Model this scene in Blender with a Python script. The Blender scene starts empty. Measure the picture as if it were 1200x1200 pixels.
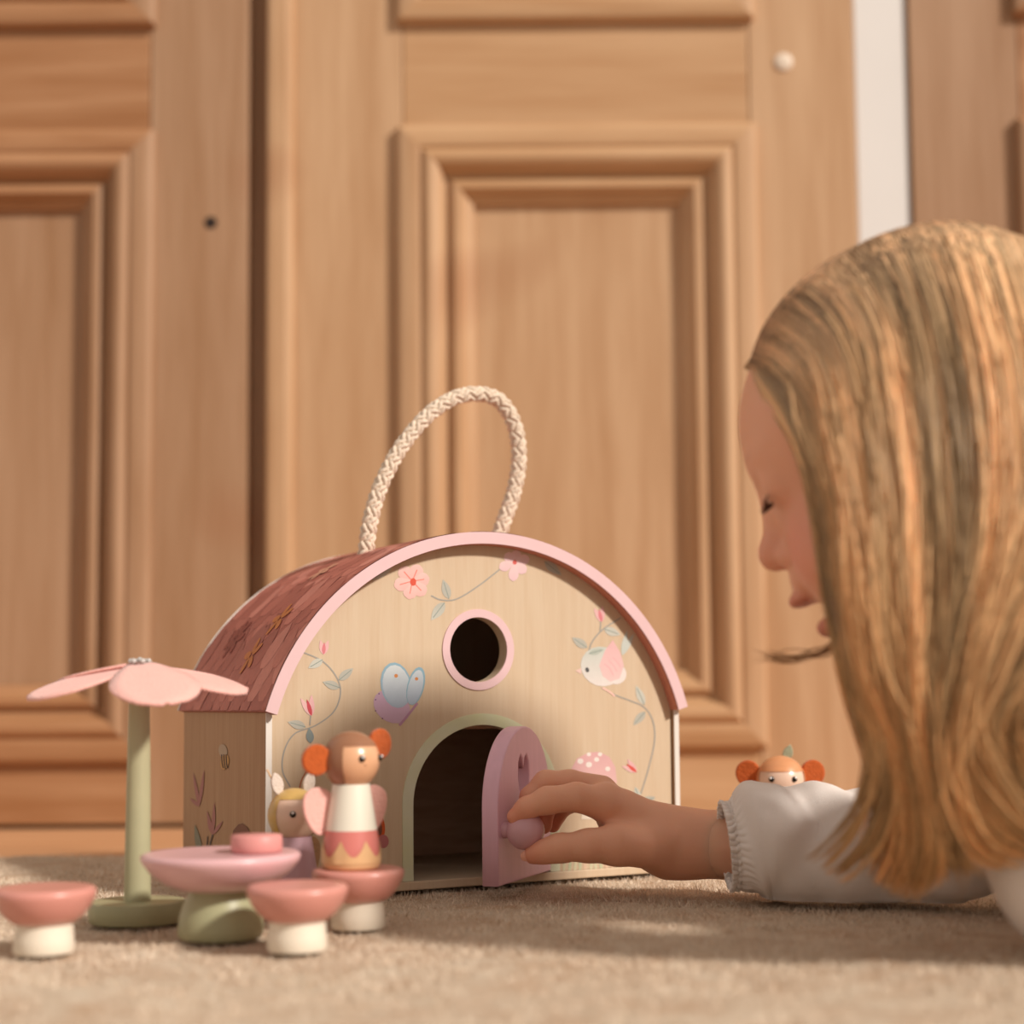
import bpy, bmesh, math, random
import numpy as np
from mathutils import Vector, Matrix
random.seed(7); RNG = np.random.default_rng(7)
SC = bpy.context.scene
COL = SC.collection

# ------------------------------------------------------------------ camera
F_PX, CY, PITCH, RHO = 1900.0, 670.0, math.radians(4.5), 0.008
EYE = np.array([0, 0, 0.1005])
_r0 = np.array([1, 0, 0.0]); _u0 = np.array([0, -math.sin(PITCH), math.cos(PITCH)])
FW = np.array([0, math.cos(PITCH), math.sin(PITCH)])
RT = _r0 * math.cos(RHO) - _u0 * math.sin(RHO)
UP = _r0 * math.sin(RHO) + _u0 * math.cos(RHO)
cd = bpy.data.cameras.new('camera'); cam = bpy.data.objects.new('camera', cd); COL.objects.link(cam)
m = Matrix(((RT[0], UP[0], -FW[0], EYE[0]), (RT[1], UP[1], -FW[1], EYE[1]), (RT[2], UP[2], -FW[2], EYE[2]), (0, 0, 0, 1)))
cam.matrix_world = m
cd.sensor_width = 36; cd.lens = 36 * F_PX / 1200; cd.shift_y = (CY - 600) / 1200
cd.clip_start = 0.01; cd.clip_end = 50
cd.dof.use_dof = True; cd.dof.focus_distance = 0.84; cd.dof.aperture_fstop = 4.6
SC.camera = cam
# ------------------------------------------------------------------ light
W = bpy.data.worlds.new('world'); SC.world = W; W.use_nodes = True
bg = W.node_tree.nodes['Background']; bg.inputs[0].default_value = (1.0, 0.88, 0.77, 1); bg.inputs[1].default_value = 0.54
AZ, EL = math.radians(36), math.radians(34)
to_sun = Vector((math.cos(EL) * math.cos(AZ), -math.cos(EL) * math.sin(AZ), math.sin(EL)))
sl = bpy.data.lights.new('sun', 'SUN'); sl.energy = 3.9; sl.angle = math.radians(5.5); sl.color = (1.0, 0.92, 0.83)
so = bpy.data.objects.new('sun', sl); COL.objects.link(so); so.location = to_sun * 3
so.rotation_euler = to_sun.to_track_quat('Z', 'Y').to_euler()
vs = SC.view_settings
vs.view_transform = 'Standard'; vs.look = 'None'; vs.gamma = 1; vs.use_curve_mapping = False; vs.exposure = -0.03

# ------------------------------------------------------------------ helpers
def ray(x, y): return FW + RT * (x - 600) / F_PX + UP * (CY - y) / F_PX
def at(x, y, Y): d = ray(x, y); return EYE + d * Y / d[1]
def ground(x, y, z=0.0): d = ray(x, y); return EYE + d * (z - EYE[2]) / d[2]
def lin(c): return tuple((v / 12.92 if v <= .04045 else ((v + .055) / 1.055) ** 2.4) for v in (k / 255 for k in c))

def mat(name, rgb, rough=.5, spec=.4, vary=0.0, vscale=40, bump=0.0, bscale=200, stretch=(1, 1, 1), sss=0.0, attr=False, rgb2=None, sheen=0, isl=0.0, coat=0.0, transl=0.0):
    M = bpy.data.materials.new(name); M.use_nodes = True
    nt = M.node_tree; N = nt.nodes; L = nt.links
    b = N['Principled BSDF']; c = lin(rgb)
    b.inputs['Roughness'].default_value = rough; b.inputs['Specular IOR Level'].default_value = spec
    if sss: b.inputs['Subsurface Weight'].default_value = sss; b.inputs['Subsurface Radius'].default_value = (1, .35, .18); b.inputs['Subsurface Scale'].default_value = .006
    if sheen: b.inputs['Sheen Weight'].default_value = sheen
    if coat: b.inputs['Coat Weight'].default_value = coat; b.inputs['Coat Roughness'].default_value = .25
    tc = N.new('ShaderNodeTexCoord'); mp = N.new('ShaderNodeMapping'); mp.inputs['Scale'].default_value = stretch
    L.new(tc.outputs['Object'], mp.inputs[0])
    src = None
    if attr:
        a = N.new('ShaderNodeAttribute'); a.attribute_name = 'Col'; src = a.outputs['Color']
    else:
        rg = N.new('ShaderNodeRGB'); rg.outputs[0].default_value = (*c, 1); src = rg.outputs[0]
    if rgb2 is not None:
        nz = N.new('ShaderNodeTexNoise'); nz.inputs['Scale'].default_value = vscale; nz.inputs['Detail'].default_value = 6
        L.new(mp.outputs[0], nz.inputs['Vector'])
        rp = N.new('ShaderNodeMapRange'); rp.inputs[1].default_value = .3; rp.inputs[2].default_value = .7
        L.new(nz.outputs[0], rp.inputs[0])
        mx = N.new('ShaderNodeMix'); mx.data_type = 'RGBA'; mx.inputs[7].default_value = (*lin(rgb2), 1)
        L.new(rp.outputs[0], mx.inputs[0]); L.new(src, mx.inputs[6]); src = mx.outputs[2]
    if vary:
        nz = N.new('ShaderNodeTexNoise'); nz.inputs['Scale'].default_value = vscale; nz.inputs['Detail'].default_value = 5
        L.new(mp.outputs[0], nz.inputs['Vector'])
        rp = N.new('ShaderNodeMapRange'); rp.inputs[1].default_value = .25; rp.inputs[2].default_value = .75
        rp.inputs[3].default_value = 1 - vary; rp.inputs[4].default_value = 1 + vary
        L.new(nz.outputs[0], rp.inputs[0])
        hs = N.new('ShaderNodeHueSaturation'); L.new(src, hs.inputs['Color']); L.new(rp.outputs[0], hs.inputs['Value']); src = hs.outputs[0]
    if isl:
        g = N.new('ShaderNodeNewGeometry'); rp = N.new('ShaderNodeMapRange'); rp.inputs[3].default_value = 1 - isl; rp.inputs[4].default_value = 1 + isl
        L.new(g.outputs['Random Per Island'], rp.inputs[0])
        hs = N.new('ShaderNodeHueSaturation'); L.new(src, hs.inputs['Color']); L.new(rp.outputs[0], hs.inputs['Value']); src = hs.outputs[0]
    L.new(src, b.inputs['Base Color'])
    if bump:
        nz = N.new('ShaderNodeTexNoise'); nz.inputs['Scale'].default_value = bscale; nz.inputs['Detail'].default_value = 4
        L.new(mp.outputs[0], nz.inputs['Vector'])
        bp = N.new('ShaderNodeBump'); bp.inputs['Strength'].default_value = bump; bp.inputs['Distance'].default_value = .002
        L.new(nz.outputs[0], bp.inputs['Height']); L.new(bp.outputs[0], b.inputs['Normal'])
    if transl:
        tr = N.new('ShaderNodeBsdfTranslucent'); L.new(src, tr.inputs[0]); ms = N.new('ShaderNodeMixShader'); ms.inputs[0].default_value = transl
        L.new(b.outputs[0], ms.inputs[1]); L.new(tr.outputs[0], ms.inputs[2]); L.new(ms.outputs[0], N['Material Output'].inputs['Surface'])
    return M

def wood(name, base, dark, stretch, rough=.55, gscale=1.0, knots=True, contrast=1.0):
    """pine: soft wide grain + fine pores + a few reddish knots"""
    M = bpy.data.materials.new(name); M.use_nodes = True
    nt = M.node_tree; N = nt.nodes; L = nt.links; b = N['Principled BSDF']
    b.inputs['Roughness'].default_value = rough; b.inputs['Specular IOR Level'].default_value = .3
    tc = N.new('ShaderNodeTexCoord'); mp = N.new('ShaderNodeMapping'); mp.inputs['Scale'].default_value = stretch
    L.new(tc.outputs['Object'], mp.inputs[0])
    n1 = N.new('ShaderNodeTexNoise'); n1.inputs['Scale'].default_value = 9 * gscale; n1.inputs['Detail'].default_value = 5; n1.inputs['Distortion'].default_value = .6
    n2 = N.new('ShaderNodeTexNoise'); n2.inputs['Scale'].default_value = 45 * gscale; n2.inputs['Detail'].default_value = 3
    L.new(mp.outputs[0], n1.inputs['Vector']); L.new(mp.outputs[0], n2.inputs['Vector'])
    ad = N.new('ShaderNodeMath'); ad.operation = 'MULTIPLY_ADD'; ad.inputs[1].default_value = .35
    L.new(n2.outputs[0], ad.inputs[0]); L.new(n1.outputs[0], ad.inputs[2])
    mr = N.new('ShaderNodeMapRange'); mr.inputs[1].default_value = .45; mr.inputs[2].default_value = .95; mr.inputs[4].default_value = contrast
    L.new(ad.outputs[0], mr.inputs[0])
    mx = N.new('ShaderNodeMix'); mx.data_type = 'RGBA'; mx.inputs[6].default_value = (*lin(base), 1); mx.inputs[7].default_value = (*lin(dark), 1)
    L.new(mr.outputs[0], mx.inputs[0]); src = mx.outputs[2]
    if knots:
        vo = N.new('ShaderNodeTexNoise'); vo.inputs['Scale'].default_value = 5.5; vo.inputs['Detail'].default_value = 1
        L.new(tc.outputs['Object'], vo.inputs['Vector'])
        kr = N.new('ShaderNodeMapRange'); kr.inputs[1].default_value = .66; kr.inputs[2].default_value = .8; kr.inputs[4].default_value = .5
        L.new(vo.outputs[0], kr.inputs[0])
        m2 = N.new('ShaderNodeMix'); m2.data_type = 'RGBA'; m2.inputs[7].default_value = (*lin((150, 96, 62)), 1)
        L.new(kr.outputs[0], m2.inputs[0]); L.new(src, m2.inputs[6]); src = m2.outputs[2]
    L.new(src, b.inputs['Base Color'])
    bp = N.new('ShaderNodeBump'); bp.inputs['Strength'].default_value = .08; bp.inputs['Distance'].default_value = .001
    L.new(ad.outputs[0], bp.inputs['Height']); L.new(bp.outputs[0], b.inputs['Normal'])
    return M

def link(o, parent=None):
    COL.objects.link(o)
    if parent is not None: o.parent = parent
    return o
def mesh(name, V, Fc, material, parent=None, smooth=False, loc=None, cols=None):
    me = bpy.data.meshes.new(name)
    me.from_pydata([tuple(map(float, v)) for v in V], [], [tuple(map(int, f)) for f in Fc]); me.update()
    if smooth: me.shade_smooth()
    if cols is not None: setcol(me, cols)
    if isinstance(material, (list, tuple)):
        for q in material: me.materials.append(q)
    elif material: me.materials.append(material)
    o = bpy.data.objects.new(name, me)
    if loc is not None: o.location = loc
    return link(o, parent)
def setcol(me, cols):
    a = me.color_attributes.new('Col', 'FLOAT_COLOR', 'POINT')
    c = np.ones((len(me.vertices), 4), np.float32); c[:, :3] = cols; a.data.foreach_set('color', c.ravel())
def npmesh(name, V, T, material, parent=None, smooth=True, cols=None):
    """fast mesh from numpy arrays, T = (n,3) or (n,4)"""
    me = bpy.data.meshes.new(name); V = np.asarray(V, np.float32); T = np.asarray(T, np.int32); k = T.shape[1]
    me.vertices.add(len(V)); me.vertices.foreach_set('co', V.ravel())
    me.loops.add(T.size); me.loops.foreach_set('vertex_index', T.ravel())
    me.polygons.add(len(T)); me.polygons.foreach_set('loop_start', np.arange(0, T.size, k, dtype=np.int32))
    me.update(calc_edges=True)
    if smooth: me.shade_smooth()
    if cols is not None: setcol(me, cols)
    if material: me.materials.append(material)
    return link(bpy.data.objects.new(name, me), parent)
def empty(name, loc=(0, 0, 0), rz=0.0, parent=None):
    o = bpy.data.objects.new(name, None); o.location = loc; o.rotation_euler = (0, 0, rz); o.empty_display_size = .02
    return link(o, parent)
def tag(o, label=None, cat=None, group=None, kind=None):
    if label: o['label'] = label
    if cat: o['category'] = cat
    if group: o['group'] = group
    if kind: o['kind'] = kind
    return o
def bevelled(o, w, seg=2):
    md = o.modifiers.new('bevel', 'BEVEL'); md.width = w; md.segments = seg; md.limit_method = 'ANGLE'; md.angle_limit = math.radians(40)
    return o
def box(name, x0, x1, y0, y1, z0, z1, material, parent=None, bev=0.0):
    V = [(x, y, z) for x in (x0, x1) for y in (y0, y1) for z in (z0, z1)]
    Fc = [(0, 1, 3, 2), (4, 6, 7, 5), (0, 4, 5, 1), (2, 3, 7, 6), (0, 2, 6, 4), (1, 5, 7, 3)]
    o = mesh(name, V, Fc, material, parent)
    if bev: bevelled(o, bev)
    return o
def lathe(name, prof, material, parent=None, seg=48, loc=None, cols=None, smooth=True):
    V, Fc = [], []; n = len(prof)
    for i in range(seg):
        a = 2 * math.pi * i / seg
        for r, z in prof: V.append((r * math.cos(a), r * math.sin(a), z))
    for i in range(seg):
        j = (i + 1) % seg
        for k in range(n - 1): Fc.append((i * n + k, j * n + k, j * n + k + 1, i * n + k + 1))
    bot = [i * n for i in range(seg)]; top = [i * n + n - 1 for i in range(seg)]
    if prof[0][0] > 1e-6: Fc.append(tuple(reversed(bot)))
    if prof[-1][0] > 1e-6: Fc.append(tuple(top))
    o = mesh(name, V, Fc, material, parent, smooth, loc)
    bm = bmesh.new(); bm.from_mesh(o.data); bmesh.ops.remove_doubles(bm, verts=bm.verts, dist=1e-6); bmesh.ops.recalc_face_normals(bm, faces=bm.faces)
    for e in bm.edges:
        if len(e.link_faces) == 2 and e.calc_face_angle(0) > math.radians(50): e.smooth = False
    bm.to_mesh(o.data); bm.free()
    return o
def arc(cx, cy, r, a0, a1, n, ry=None):
    ry = ry or r
    return [(cx + r * math.cos(a0 + (a1 - a0) * i / n), cy + ry * math.sin(a0 + (a1 - a0) * i / n)) for i in range(n + 1)]
def plate(name, loops, y0, y1, material, parent=None, bev=0.0, plane='xz'):
    """solid plate with holes: 2D loops in (x,z), extruded from y0 to y1"""
    cu = bpy.data.curves.new('outline', 'CURVE'); cu.dimensions = '2D'; cu.fill_mode = 'BOTH'; cu.extrude = abs(y1 - y0) / 2
    if bev: cu.bevel_depth = bev; cu.bevel_resolution = 2; cu.extrude -= bev; cu.offset = -bev
    for lp in loops:
        sp = cu.splines.new('POLY'); sp.points.add(len(lp) - 1); sp.use_cyclic_u = True
        for p, q in zip(sp.points, lp): p.co = (q[0], q[1], 0, 1)
    t = bpy.data.objects.new('tmp', cu); COL.objects.link(t)
    me = bpy.data.meshes.new_from_object(t.evaluated_get(bpy.context.evaluated_depsgraph_get()))
    bpy.data.objects.remove(t); bpy.data.curves.remove(cu)
    yc = (y0 + y1) / 2
    if plane == 'xz': me.transform(Matrix(((1, 0, 0, 0), (0, 0, -1, yc), (0, 1, 0, 0), (0, 0, 0, 1))))
    else: me.transform(Matrix.Translation((0, 0, yc)))
    me.name = name; me.materials.clear(); me.materials.append(material)
    return link(bpy.data.objects.new(name, me), parent)
def sweep(path, rad, seg=8, closed=False, cap=True):
    """tube along path; rad scalar or list. returns V,F"""
    P = np.asarray(path, float); n = len(P); rad = np.broadcast_to(np.asarray(rad, float), (n,))
    T = np.gradient(P, axis=0); T /= np.linalg.norm(T, axis=1)[:, None] + 1e-12
    nrm = np.cross(T[0], [0, 0, 1.0]);
    if np.linalg.norm(nrm) < 1e-3: nrm = np.cross(T[0], [1.0, 0, 0])
    nrm /= np.linalg.norm(nrm); Ns = []
    for i in range(n):
        nrm = nrm - T[i] * (nrm @ T[i]); nrm /= np.linalg.norm(nrm); Ns.append(nrm.copy())
    Ns = np.array(Ns); Bs = np.cross(T, Ns)
    a = np.arange(seg) * 2 * math.pi / seg
    V = P[:, None] + rad[:, None, None] * (Ns[:, None] * np.cos(a)[None, :, None] + Bs[:, None] * np.sin(a)[None, :, None])
    V = V.reshape(-1, 3); Fc = []
    for i in range(n - 1):
        for k in range(seg): Fc.append((i * seg + k, i * seg + (k + 1) % seg, (i + 1) * seg + (k + 1) % seg, (i + 1) * seg + k))
    if cap: Fc.append(tuple(range(seg))[::-1]); Fc.append(tuple((n - 1) * seg + k for k in range(seg)))
    return V, Fc
def catmull(P, n):
    P = np.asarray(P, float); Q = np.vstack([2 * P[0] - P[1], P, 2 * P[-1] - P[-2]]); m_ = len(P) - 1
    out = []
    for s in np.linspace(0, m_, n):
        i = min(int(s), m_ - 1); t = s - i; a, b, c, d = Q[i:i + 4]
        out.append(.5 * ((2 * b) + (c - a) * t + (2 * a - 5 * b + 4 * c - d) * t * t + (3 * b - a - 3 * c + d) * t ** 3))
    return np.array(out)

# ------------------------------------------------------------------ materials
PINE_V = wood('pine_upright', (198, 162, 127), (177, 137, 100), (5, 5, .35))
PINE_H = wood('pine_lengthwise', (197, 159, 121), (177, 134, 94), (.35, 5, 5))
PINE_DV = wood('pine_shaded_upright', (172, 137, 108), (152, 114, 82), (5, 5, .35))  # same pine for the outer doors, their shade put into the colour
PINE_DH = wood('pine_shaded_lengthwise', (176, 132, 96), (150, 102, 64), (.35, 5, 5))  # shade-darkened pine again, grain running lengthwise
FLOORW = wood('floor_wood', (205, 158, 118), (186, 134, 94), (.3, 6, 6))
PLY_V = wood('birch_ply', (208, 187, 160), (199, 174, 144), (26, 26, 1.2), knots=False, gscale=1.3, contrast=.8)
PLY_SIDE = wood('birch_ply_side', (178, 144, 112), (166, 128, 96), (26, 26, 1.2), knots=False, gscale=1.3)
PLY_DARK = wood('birch_ply_inner', (205, 170, 140), (186, 150, 120), (4, 26, 26), knots=False)
WHITE_WALL = mat('white_paint', (222, 219, 216), .6, .3, vary=.02, vscale=8)
HOLE_SHADE = mat('dark_hole', (40, 26, 20), .8)
PLUG = mat('pale_plug', (222, 205, 186), .5)
RUG_M = mat('rug_base', (206, 191, 171), .95, .1, rgb2=(186, 158, 132), vscale=60, bump=.8, bscale=500)
PILE_M = mat('rug_pile', (224, 207, 187), .95, .1, isl=.18, vary=.08, vscale=45)
PINK = mat('painted_pink', (228, 180, 184), .38, .4, vary=.03, vscale=60, coat=.2)
PINK_RIM = mat('pale_pink_edge', (222, 188, 190), .5, .35, vary=.03, vscale=80)
SALMON = mat('salmon_underside', (196, 128, 108), .6, .3)
TERRA = mat('terracotta_print', (168, 98, 88), .5, .35, vary=.10, vscale=60, stretch=(1, 3, 1))
FEATHER = mat('feather_print', (160, 96, 84), .5, .35, attr=True, vary=.08, vscale=160)
WHITE_EDGE = mat('white_edge', (226, 220, 212), .5, .35)
LILAC_DOOR = mat('pink_door_paint', (224, 180, 198), .42, .4, vary=.04, vscale=30, stretch=(8, 8, .6))
KNOBM = mat('knob_pink', (206, 160, 168), .35, .4)
SAGE = mat('sage_paint', (174, 170, 136), .45, .4, vary=.04, vscale=60)
SAGE2 = mat('sage_paint_dark', (166, 165, 130), .42, .4, vary=.04, vscale=60)
ROSE = mat('rose_paint', (212, 146, 134), .35, .45, vary=.03, vscale=60, coat=.25)
TABLEPINK = mat('table_pink', (220, 176, 180), .33, .45, vary=.03, vscale=60, coat=.25)
CAKE = mat('cake_pink', (216, 148, 143), .45, .35)
CREAM = mat('cream_paint', (236, 226, 208), .45, .4, vary=.03, vscale=60)
FELT_PINK = mat('felt_pink', (240, 184, 174), .95, .1, vary=.04, vscale=300, bump=.4, bscale=900, sheen=.3)
FELT_ORANGE = mat('felt_orange', (192, 94, 44), .95, .1, vary=.12, vscale=400, bump=.5, bscale=900, sheen=.3)
FELT_RED = mat('felt_rust', (190, 74, 44), .95, .1, vary=.1, vscale=400, bump=.5, bscale=900)
FELT_WHITE = mat('felt_white', (222, 208, 196), .95, .1, bump=.4, bscale=900)
FELT_TAN = mat('felt_tan', (186, 150, 116), .95, .1, bump=.4, bscale=900)
FELT_SAGE = mat('felt_sage', (170, 178, 152), .95, .1, bump=.4, bscale=900)
SILVER = mat('silver_bead', (190, 186, 182), .2, .6)
DSKIN = mat('doll_skin', (222, 170, 132), .3, .45, coat=.3)
DSKIN_P = mat('doll_skin_pale', (232, 200, 178), .3, .45, coat=.3)
HAIR_BR = mat('doll_brown_hair', (150, 104, 76), .35, .4, coat=.3)
HAIR_BL = mat('doll_blond_hair', (204, 168, 98), .35, .4, coat=.3)
HAIR_WD = mat('doll_wood_hair', (214, 150, 104), .35, .4, coat=.3, vary=.12, vscale=60, stretch=(1, 1, 6))
BLACK = mat('eye_black', (20, 16, 16), .15, .5)
EYEWHITE = mat('eye_glint', (250, 250, 250), .3)
DRESSW = mat('dress_white', (232, 228, 212), .4, .4, coat=.2)
SKIRT = mat('skirt_rose', (214, 126, 118), .4, .4, coat=.2)
TAN = mat('skirt_tan', (226, 184, 136), .4, .4, coat=.2)
LILAC = mat('dress_lilac', (200, 164, 176), .4, .4, coat=.2)
GREENB = mat('dress_green', (156, 158, 108), .45, .4)
ROPE = mat('cotton_rope', (232, 214, 194), .9, .15, vary=.08, vscale=500, bump=.5, bscale=1500)
PRINT = mat('front_print', (255, 255, 255), .55, .3, attr=True, vary=.03, vscale=200)
SKIN = mat('skin', (228, 172, 142), .5, .4, attr=True, sss=.25, bump=.06, bscale=700)
HAIR = mat('blond_hair', (226, 188, 142), .34, .5, isl=.12, attr=True, transl=.22)
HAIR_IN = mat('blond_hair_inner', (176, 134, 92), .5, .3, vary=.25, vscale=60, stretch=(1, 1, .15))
LASH = mat('lash', (52, 32, 24), .6)
LINEN = mat('white_linen', (240, 232, 226), .85, .15, vary=.02, vscale=60, bump=.25, bscale=1600, transl=.08, sheen=.1)

# ================================================================== SETTING
YD = 1.41                                    # front plane of the doors
wx = lambda px: float(at(px, 180, YD)[0])
wz = lambda py: float(at(600, py, YD)[2])
ZF = -0.008
tag(box('floor', -1.6, 1.6, .2, 1.60, ZF - .02, ZF, FLOORW), kind='structure')
tag(box('wall_back', -1.6, 1.6, 1.452, 1.49, ZF, 1.5, WHITE_WALL), kind='structure')
trim = tag(box('trim_1', wx(1003) + .001, wx(1069) - .001, YD + .004, 1.452, ZF, 1.45, WHITE_WALL, bev=.002), kind='structure')
MP = [(0, -.001), (0, .0068), (.0015, .0083), (.004, .0092), (.017, .0092), (.0195, .0086), (.0205, .0075), (.022, .0075), (.0235, .0098), (.027, .011), (.031, .0105), (.036, .007), (.0395, .001), (.042, -.004), (.045, -.0055), (.0468, -.0055), (.0475, -.0015), (.050, .0005), (.055, .0005), (.059, -.004), (.064, -.0085), (.0668, -.0095), (.068, -.0145)]
def moulding(parent, x0, x1, z0, z1, mv, mh, s=1.0):
    pr = [(u * s, v * s) for u, v in MP]; n = len(pr)
    sides = [(mv, lambda u: ((x0 + u, z0 + u), (x0 + u, z1 - u))), (mv, lambda u: ((x1 - u, z1 - u), (x1 - u, z0 + u))),
             (mh, lambda u: ((x0 + u, z1 - u), (x1 - u, z1 - u))), (mh, lambda u: ((x1 - u, z0 + u), (x0 + u, z0 + u)))]
    for mm, fn in sides:
        V = []
        for u, v in pr:
            a, b = fn(u); V += [(a[0], YD - v, a[1]), (b[0], YD - v, b[1])]
        Fc = [(2 * k, 2 * k + 1, 2 * k + 3, 2 * k + 2) for k in range(n - 1)]
        # back so that the strip is a solid
        a, b = fn(0); c, d = fn(pr[-1][0])
        V += [(a[0], YD + .016, a[1]), (b[0], YD + .016, b[1]), (c[0], YD + .016, c[1]), (d[0], YD + .016, d[1])]
        q = 2 * n
        Fc += [(q, q + 1, 1, 0), (2 * n - 2, 2 * n - 1, q + 3, q + 2)]
        o = mesh('moulding', V, Fc, mm, parent, smooth=True)
        bm = bmesh.new(); bm.from_mesh(o.data)
        bmesh.ops.recalc_face_normals(bm, faces=bm.faces)
        cen = sum((f.normal.y for f in bm.faces if f.calc_center_median().y < YD + .002))
        if cen > 0: bmesh.ops.reverse_faces(bm, faces=bm.faces)
        for e in bm.edges:
            if len(e.link_faces) == 2 and e.calc_face_angle(0) > math.radians(38): e.smooth = False
        bm.to_mesh(o.data); bm.free()
def door_leaf(name, x0, x1, lx, rx, zm, mv, mh, ztop=1.35):
    """lx, rx: outer edges of the mouldings; zm = list of (z0,z1) moulding outer rectangles from the floor up"""
    D = tag(empty(name, (0, 0, 0)), kind='structure')
    j0, j1 = lx + .005, rx - .005; zb = ZF + .004
    box('stile', x0, j0 - .0006, YD, YD + .032, zb, ztop, mv, D, .0012); box('stile', j1 + .0006, x1, YD, YD + .032, zb, ztop, mv, D, .0012)
    zs = [zb] + [q for a, b in zm for q in (a + .004, b - .004)] + [ztop]
    for k in range(0, len(zs), 2): box('rail', j0, j1, YD + .0004, YD + .032, zs[k], zs[k + 1], mh, D, .001)
    for a, b in zm:
        moulding(D, lx, rx, a, b, mv, mh)
        box('panel', lx + .05, rx - .05, YD + .0145, YD + .024, a + .05, b - .05, mv, D)
    return D
zb0, zb1 = wz(878), wz(149); zu0 = wz(27)
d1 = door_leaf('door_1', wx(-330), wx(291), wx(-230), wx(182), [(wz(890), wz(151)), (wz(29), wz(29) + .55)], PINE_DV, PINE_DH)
d2 = door_leaf('door_2', wx(315), wx(1003), wx(466), wx(885), [(zb0, zb1), (zu0, zu0 + .55)], PINE_V, PINE_H)
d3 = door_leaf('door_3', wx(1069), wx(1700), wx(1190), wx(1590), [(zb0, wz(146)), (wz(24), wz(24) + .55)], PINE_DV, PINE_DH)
# rounded cover strip on the meeting edge of the right leaf
P = [(wx(314), YD + .002), (wx(314), YD - .006), (wx(316), YD - .0085), (wx(321), YD - .0095), (wx(336), YD - .0095), (wx(342), YD - .008), (wx(345), YD - .005), (wx(345.5), YD + .002)]
V = [(x, y, z) for z in (ZF + .004, 1.35) for x, y in P]; n = len(P)
mesh('cover_strip', V, [(k, (k + 1) % n, n + (k + 1) % n, n + k) for k in range(n)] + [tuple(range(n)), tuple(range(2 * n - 1, n - 1, -1))], PINE_V, d2)
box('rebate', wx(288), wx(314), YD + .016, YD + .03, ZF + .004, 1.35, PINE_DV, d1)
p = at(247, 261, YD); lathe('peg_hole', [(0, -.001), (.0052, -.001), (.0056, .0004), (0, .0006)], HOLE_SHADE, d1, 16, (p[0], YD, p[2])).rotation_euler = (math.pi / 2, 0, 0)  # flat disc; the shade inside the hole is painted as its dark colour
p = at(918, 73, YD); lathe('wooden_plug', [(.0082, 0), (.0082, .001), (.0072, .0018), (.004, .0024), (0, .0026)], PLUG, d2, 20, (p[0], YD, p[2])).rotation_euler = (math.pi / 2, 0, 0)
# rug
RY1 = 1.097
rug = empty('rug', (0, .65, ZF)); tag(rug, 'flat beige wool rug spread over the wooden floor under all the toys', 'rug')
nx, ny = 150, 100
gx = np.linspace(-.62, .62, nx); gy = np.linspace(.30, RY1, ny)
X, Y = np.meshgrid(gx, gy, indexing='ij'); Z = -.0022 + .0006 * np.sin(X * 90 + 3 * np.sin(Y * 40)) * np.sin(Y * 110) + .0004 * RNG.standard_normal(X.shape)
V = np.stack([X, Y, Z], -1).reshape(-1, 3) - np.array([0, .65, ZF]); I = np.arange(nx * ny).reshape(nx, ny)
T = np.stack([I[:-1, :-1], I[1:, :-1], I[1:, 1:], I[:-1, 1:]], -1).reshape(-1, 4)
npmesh('rug_base', V, T, RUG_M, rug)
box('rug_backing', -.62, .62, .30 - .65, RY1 - .65, .0005, .0045, RUG_M, rug, .001)
nf = 260000
fx = RNG.uniform(-.62, .62, nf); fy = .34 + (RY1 - .34) * RNG.random(nf)
fa = RNG.uniform(0, 2 * math.pi, nf); fh = RNG.uniform(.0012, .0034, nf) * (0.75 + .35 * np.sin(fx * 63 + 2 * np.sin(fy * 31)) * np.sin(fy * 57 + fx * 13)); fl = RNG.normal(0, .0022, (nf, 2))
wv = .00033
B = np.stack([fx, fy, np.full(nf, -.0032)], -1); dx = np.stack([np.cos(fa) * wv, np.sin(fa) * wv, np.zeros(nf)], -1)
V = np.stack([B - dx, B + dx, B + np.stack([fl[:, 0], fl[:, 1], .0012 + fh], -1)], 1).reshape(-1, 3) - np.array([0, .65, ZF])
tag(npmesh('pile', V, np.arange(nf * 3).reshape(-1, 3), PILE_M, rug, smooth=False), kind='stuff')

# ================================================================== TOY HOUSE
HA = ground(310, 1057.5); HB = ground(798, 1022.3)
HW = float(np.hypot(*(HB - HA)[:2])); YAW = math.atan2(HB[1] - HA[1], HB[0] - HA[0]); HL = .131
HT = np.array([math.cos(YAW), math.sin(YAW), 0]); HM = np.array([-math.sin(YAW), math.cos(YAW), 0])
def hp(x, y, off):      # point of the front (depth off) seen at a photo position, in house coordinates (u, height)
    d = ray(x, y); k = ((HA + HM * off - EYE) @ HM) / (d @ HM); q = EYE + d * k - HA
    return float(q @ HT), float(q[2])
def sp(x, y, off=0.0):  # the same for the left side wall: (depth, height)
    d = ray(x, y); k = ((HA + HT * off - EYE) @ HT) / (d @ HT); q = EYE + d * k - HA
    return float(q @ HM), float(q[2])
house = tag(empty('toy_house', tuple(HA), YAW), 'arched wooden toy house with painted flowers, terracotta roof and rope carrying handle', 'toy house')
ZE, APEX = .0955, .1915; CXR = HW / 2; half = HW / 2 + .002
RR = (half ** 2 + (APEX - ZE) ** 2) / (2 * (APEX - ZE)); ZC = APEX - RR; RT_ = .0062
TH0 = math.asin((ZE - ZC) / RR)
box('base_board', .0, HW, .0005, HL, .0006, .0052, PLY_V, house, .0006)
st = .0036
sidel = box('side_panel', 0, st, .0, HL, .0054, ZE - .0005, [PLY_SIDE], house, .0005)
sider = box('side_panel', HW - st, HW, .0, HL, .0054, ZE - .0005, [PLY_SIDE], house, .0005)
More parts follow.
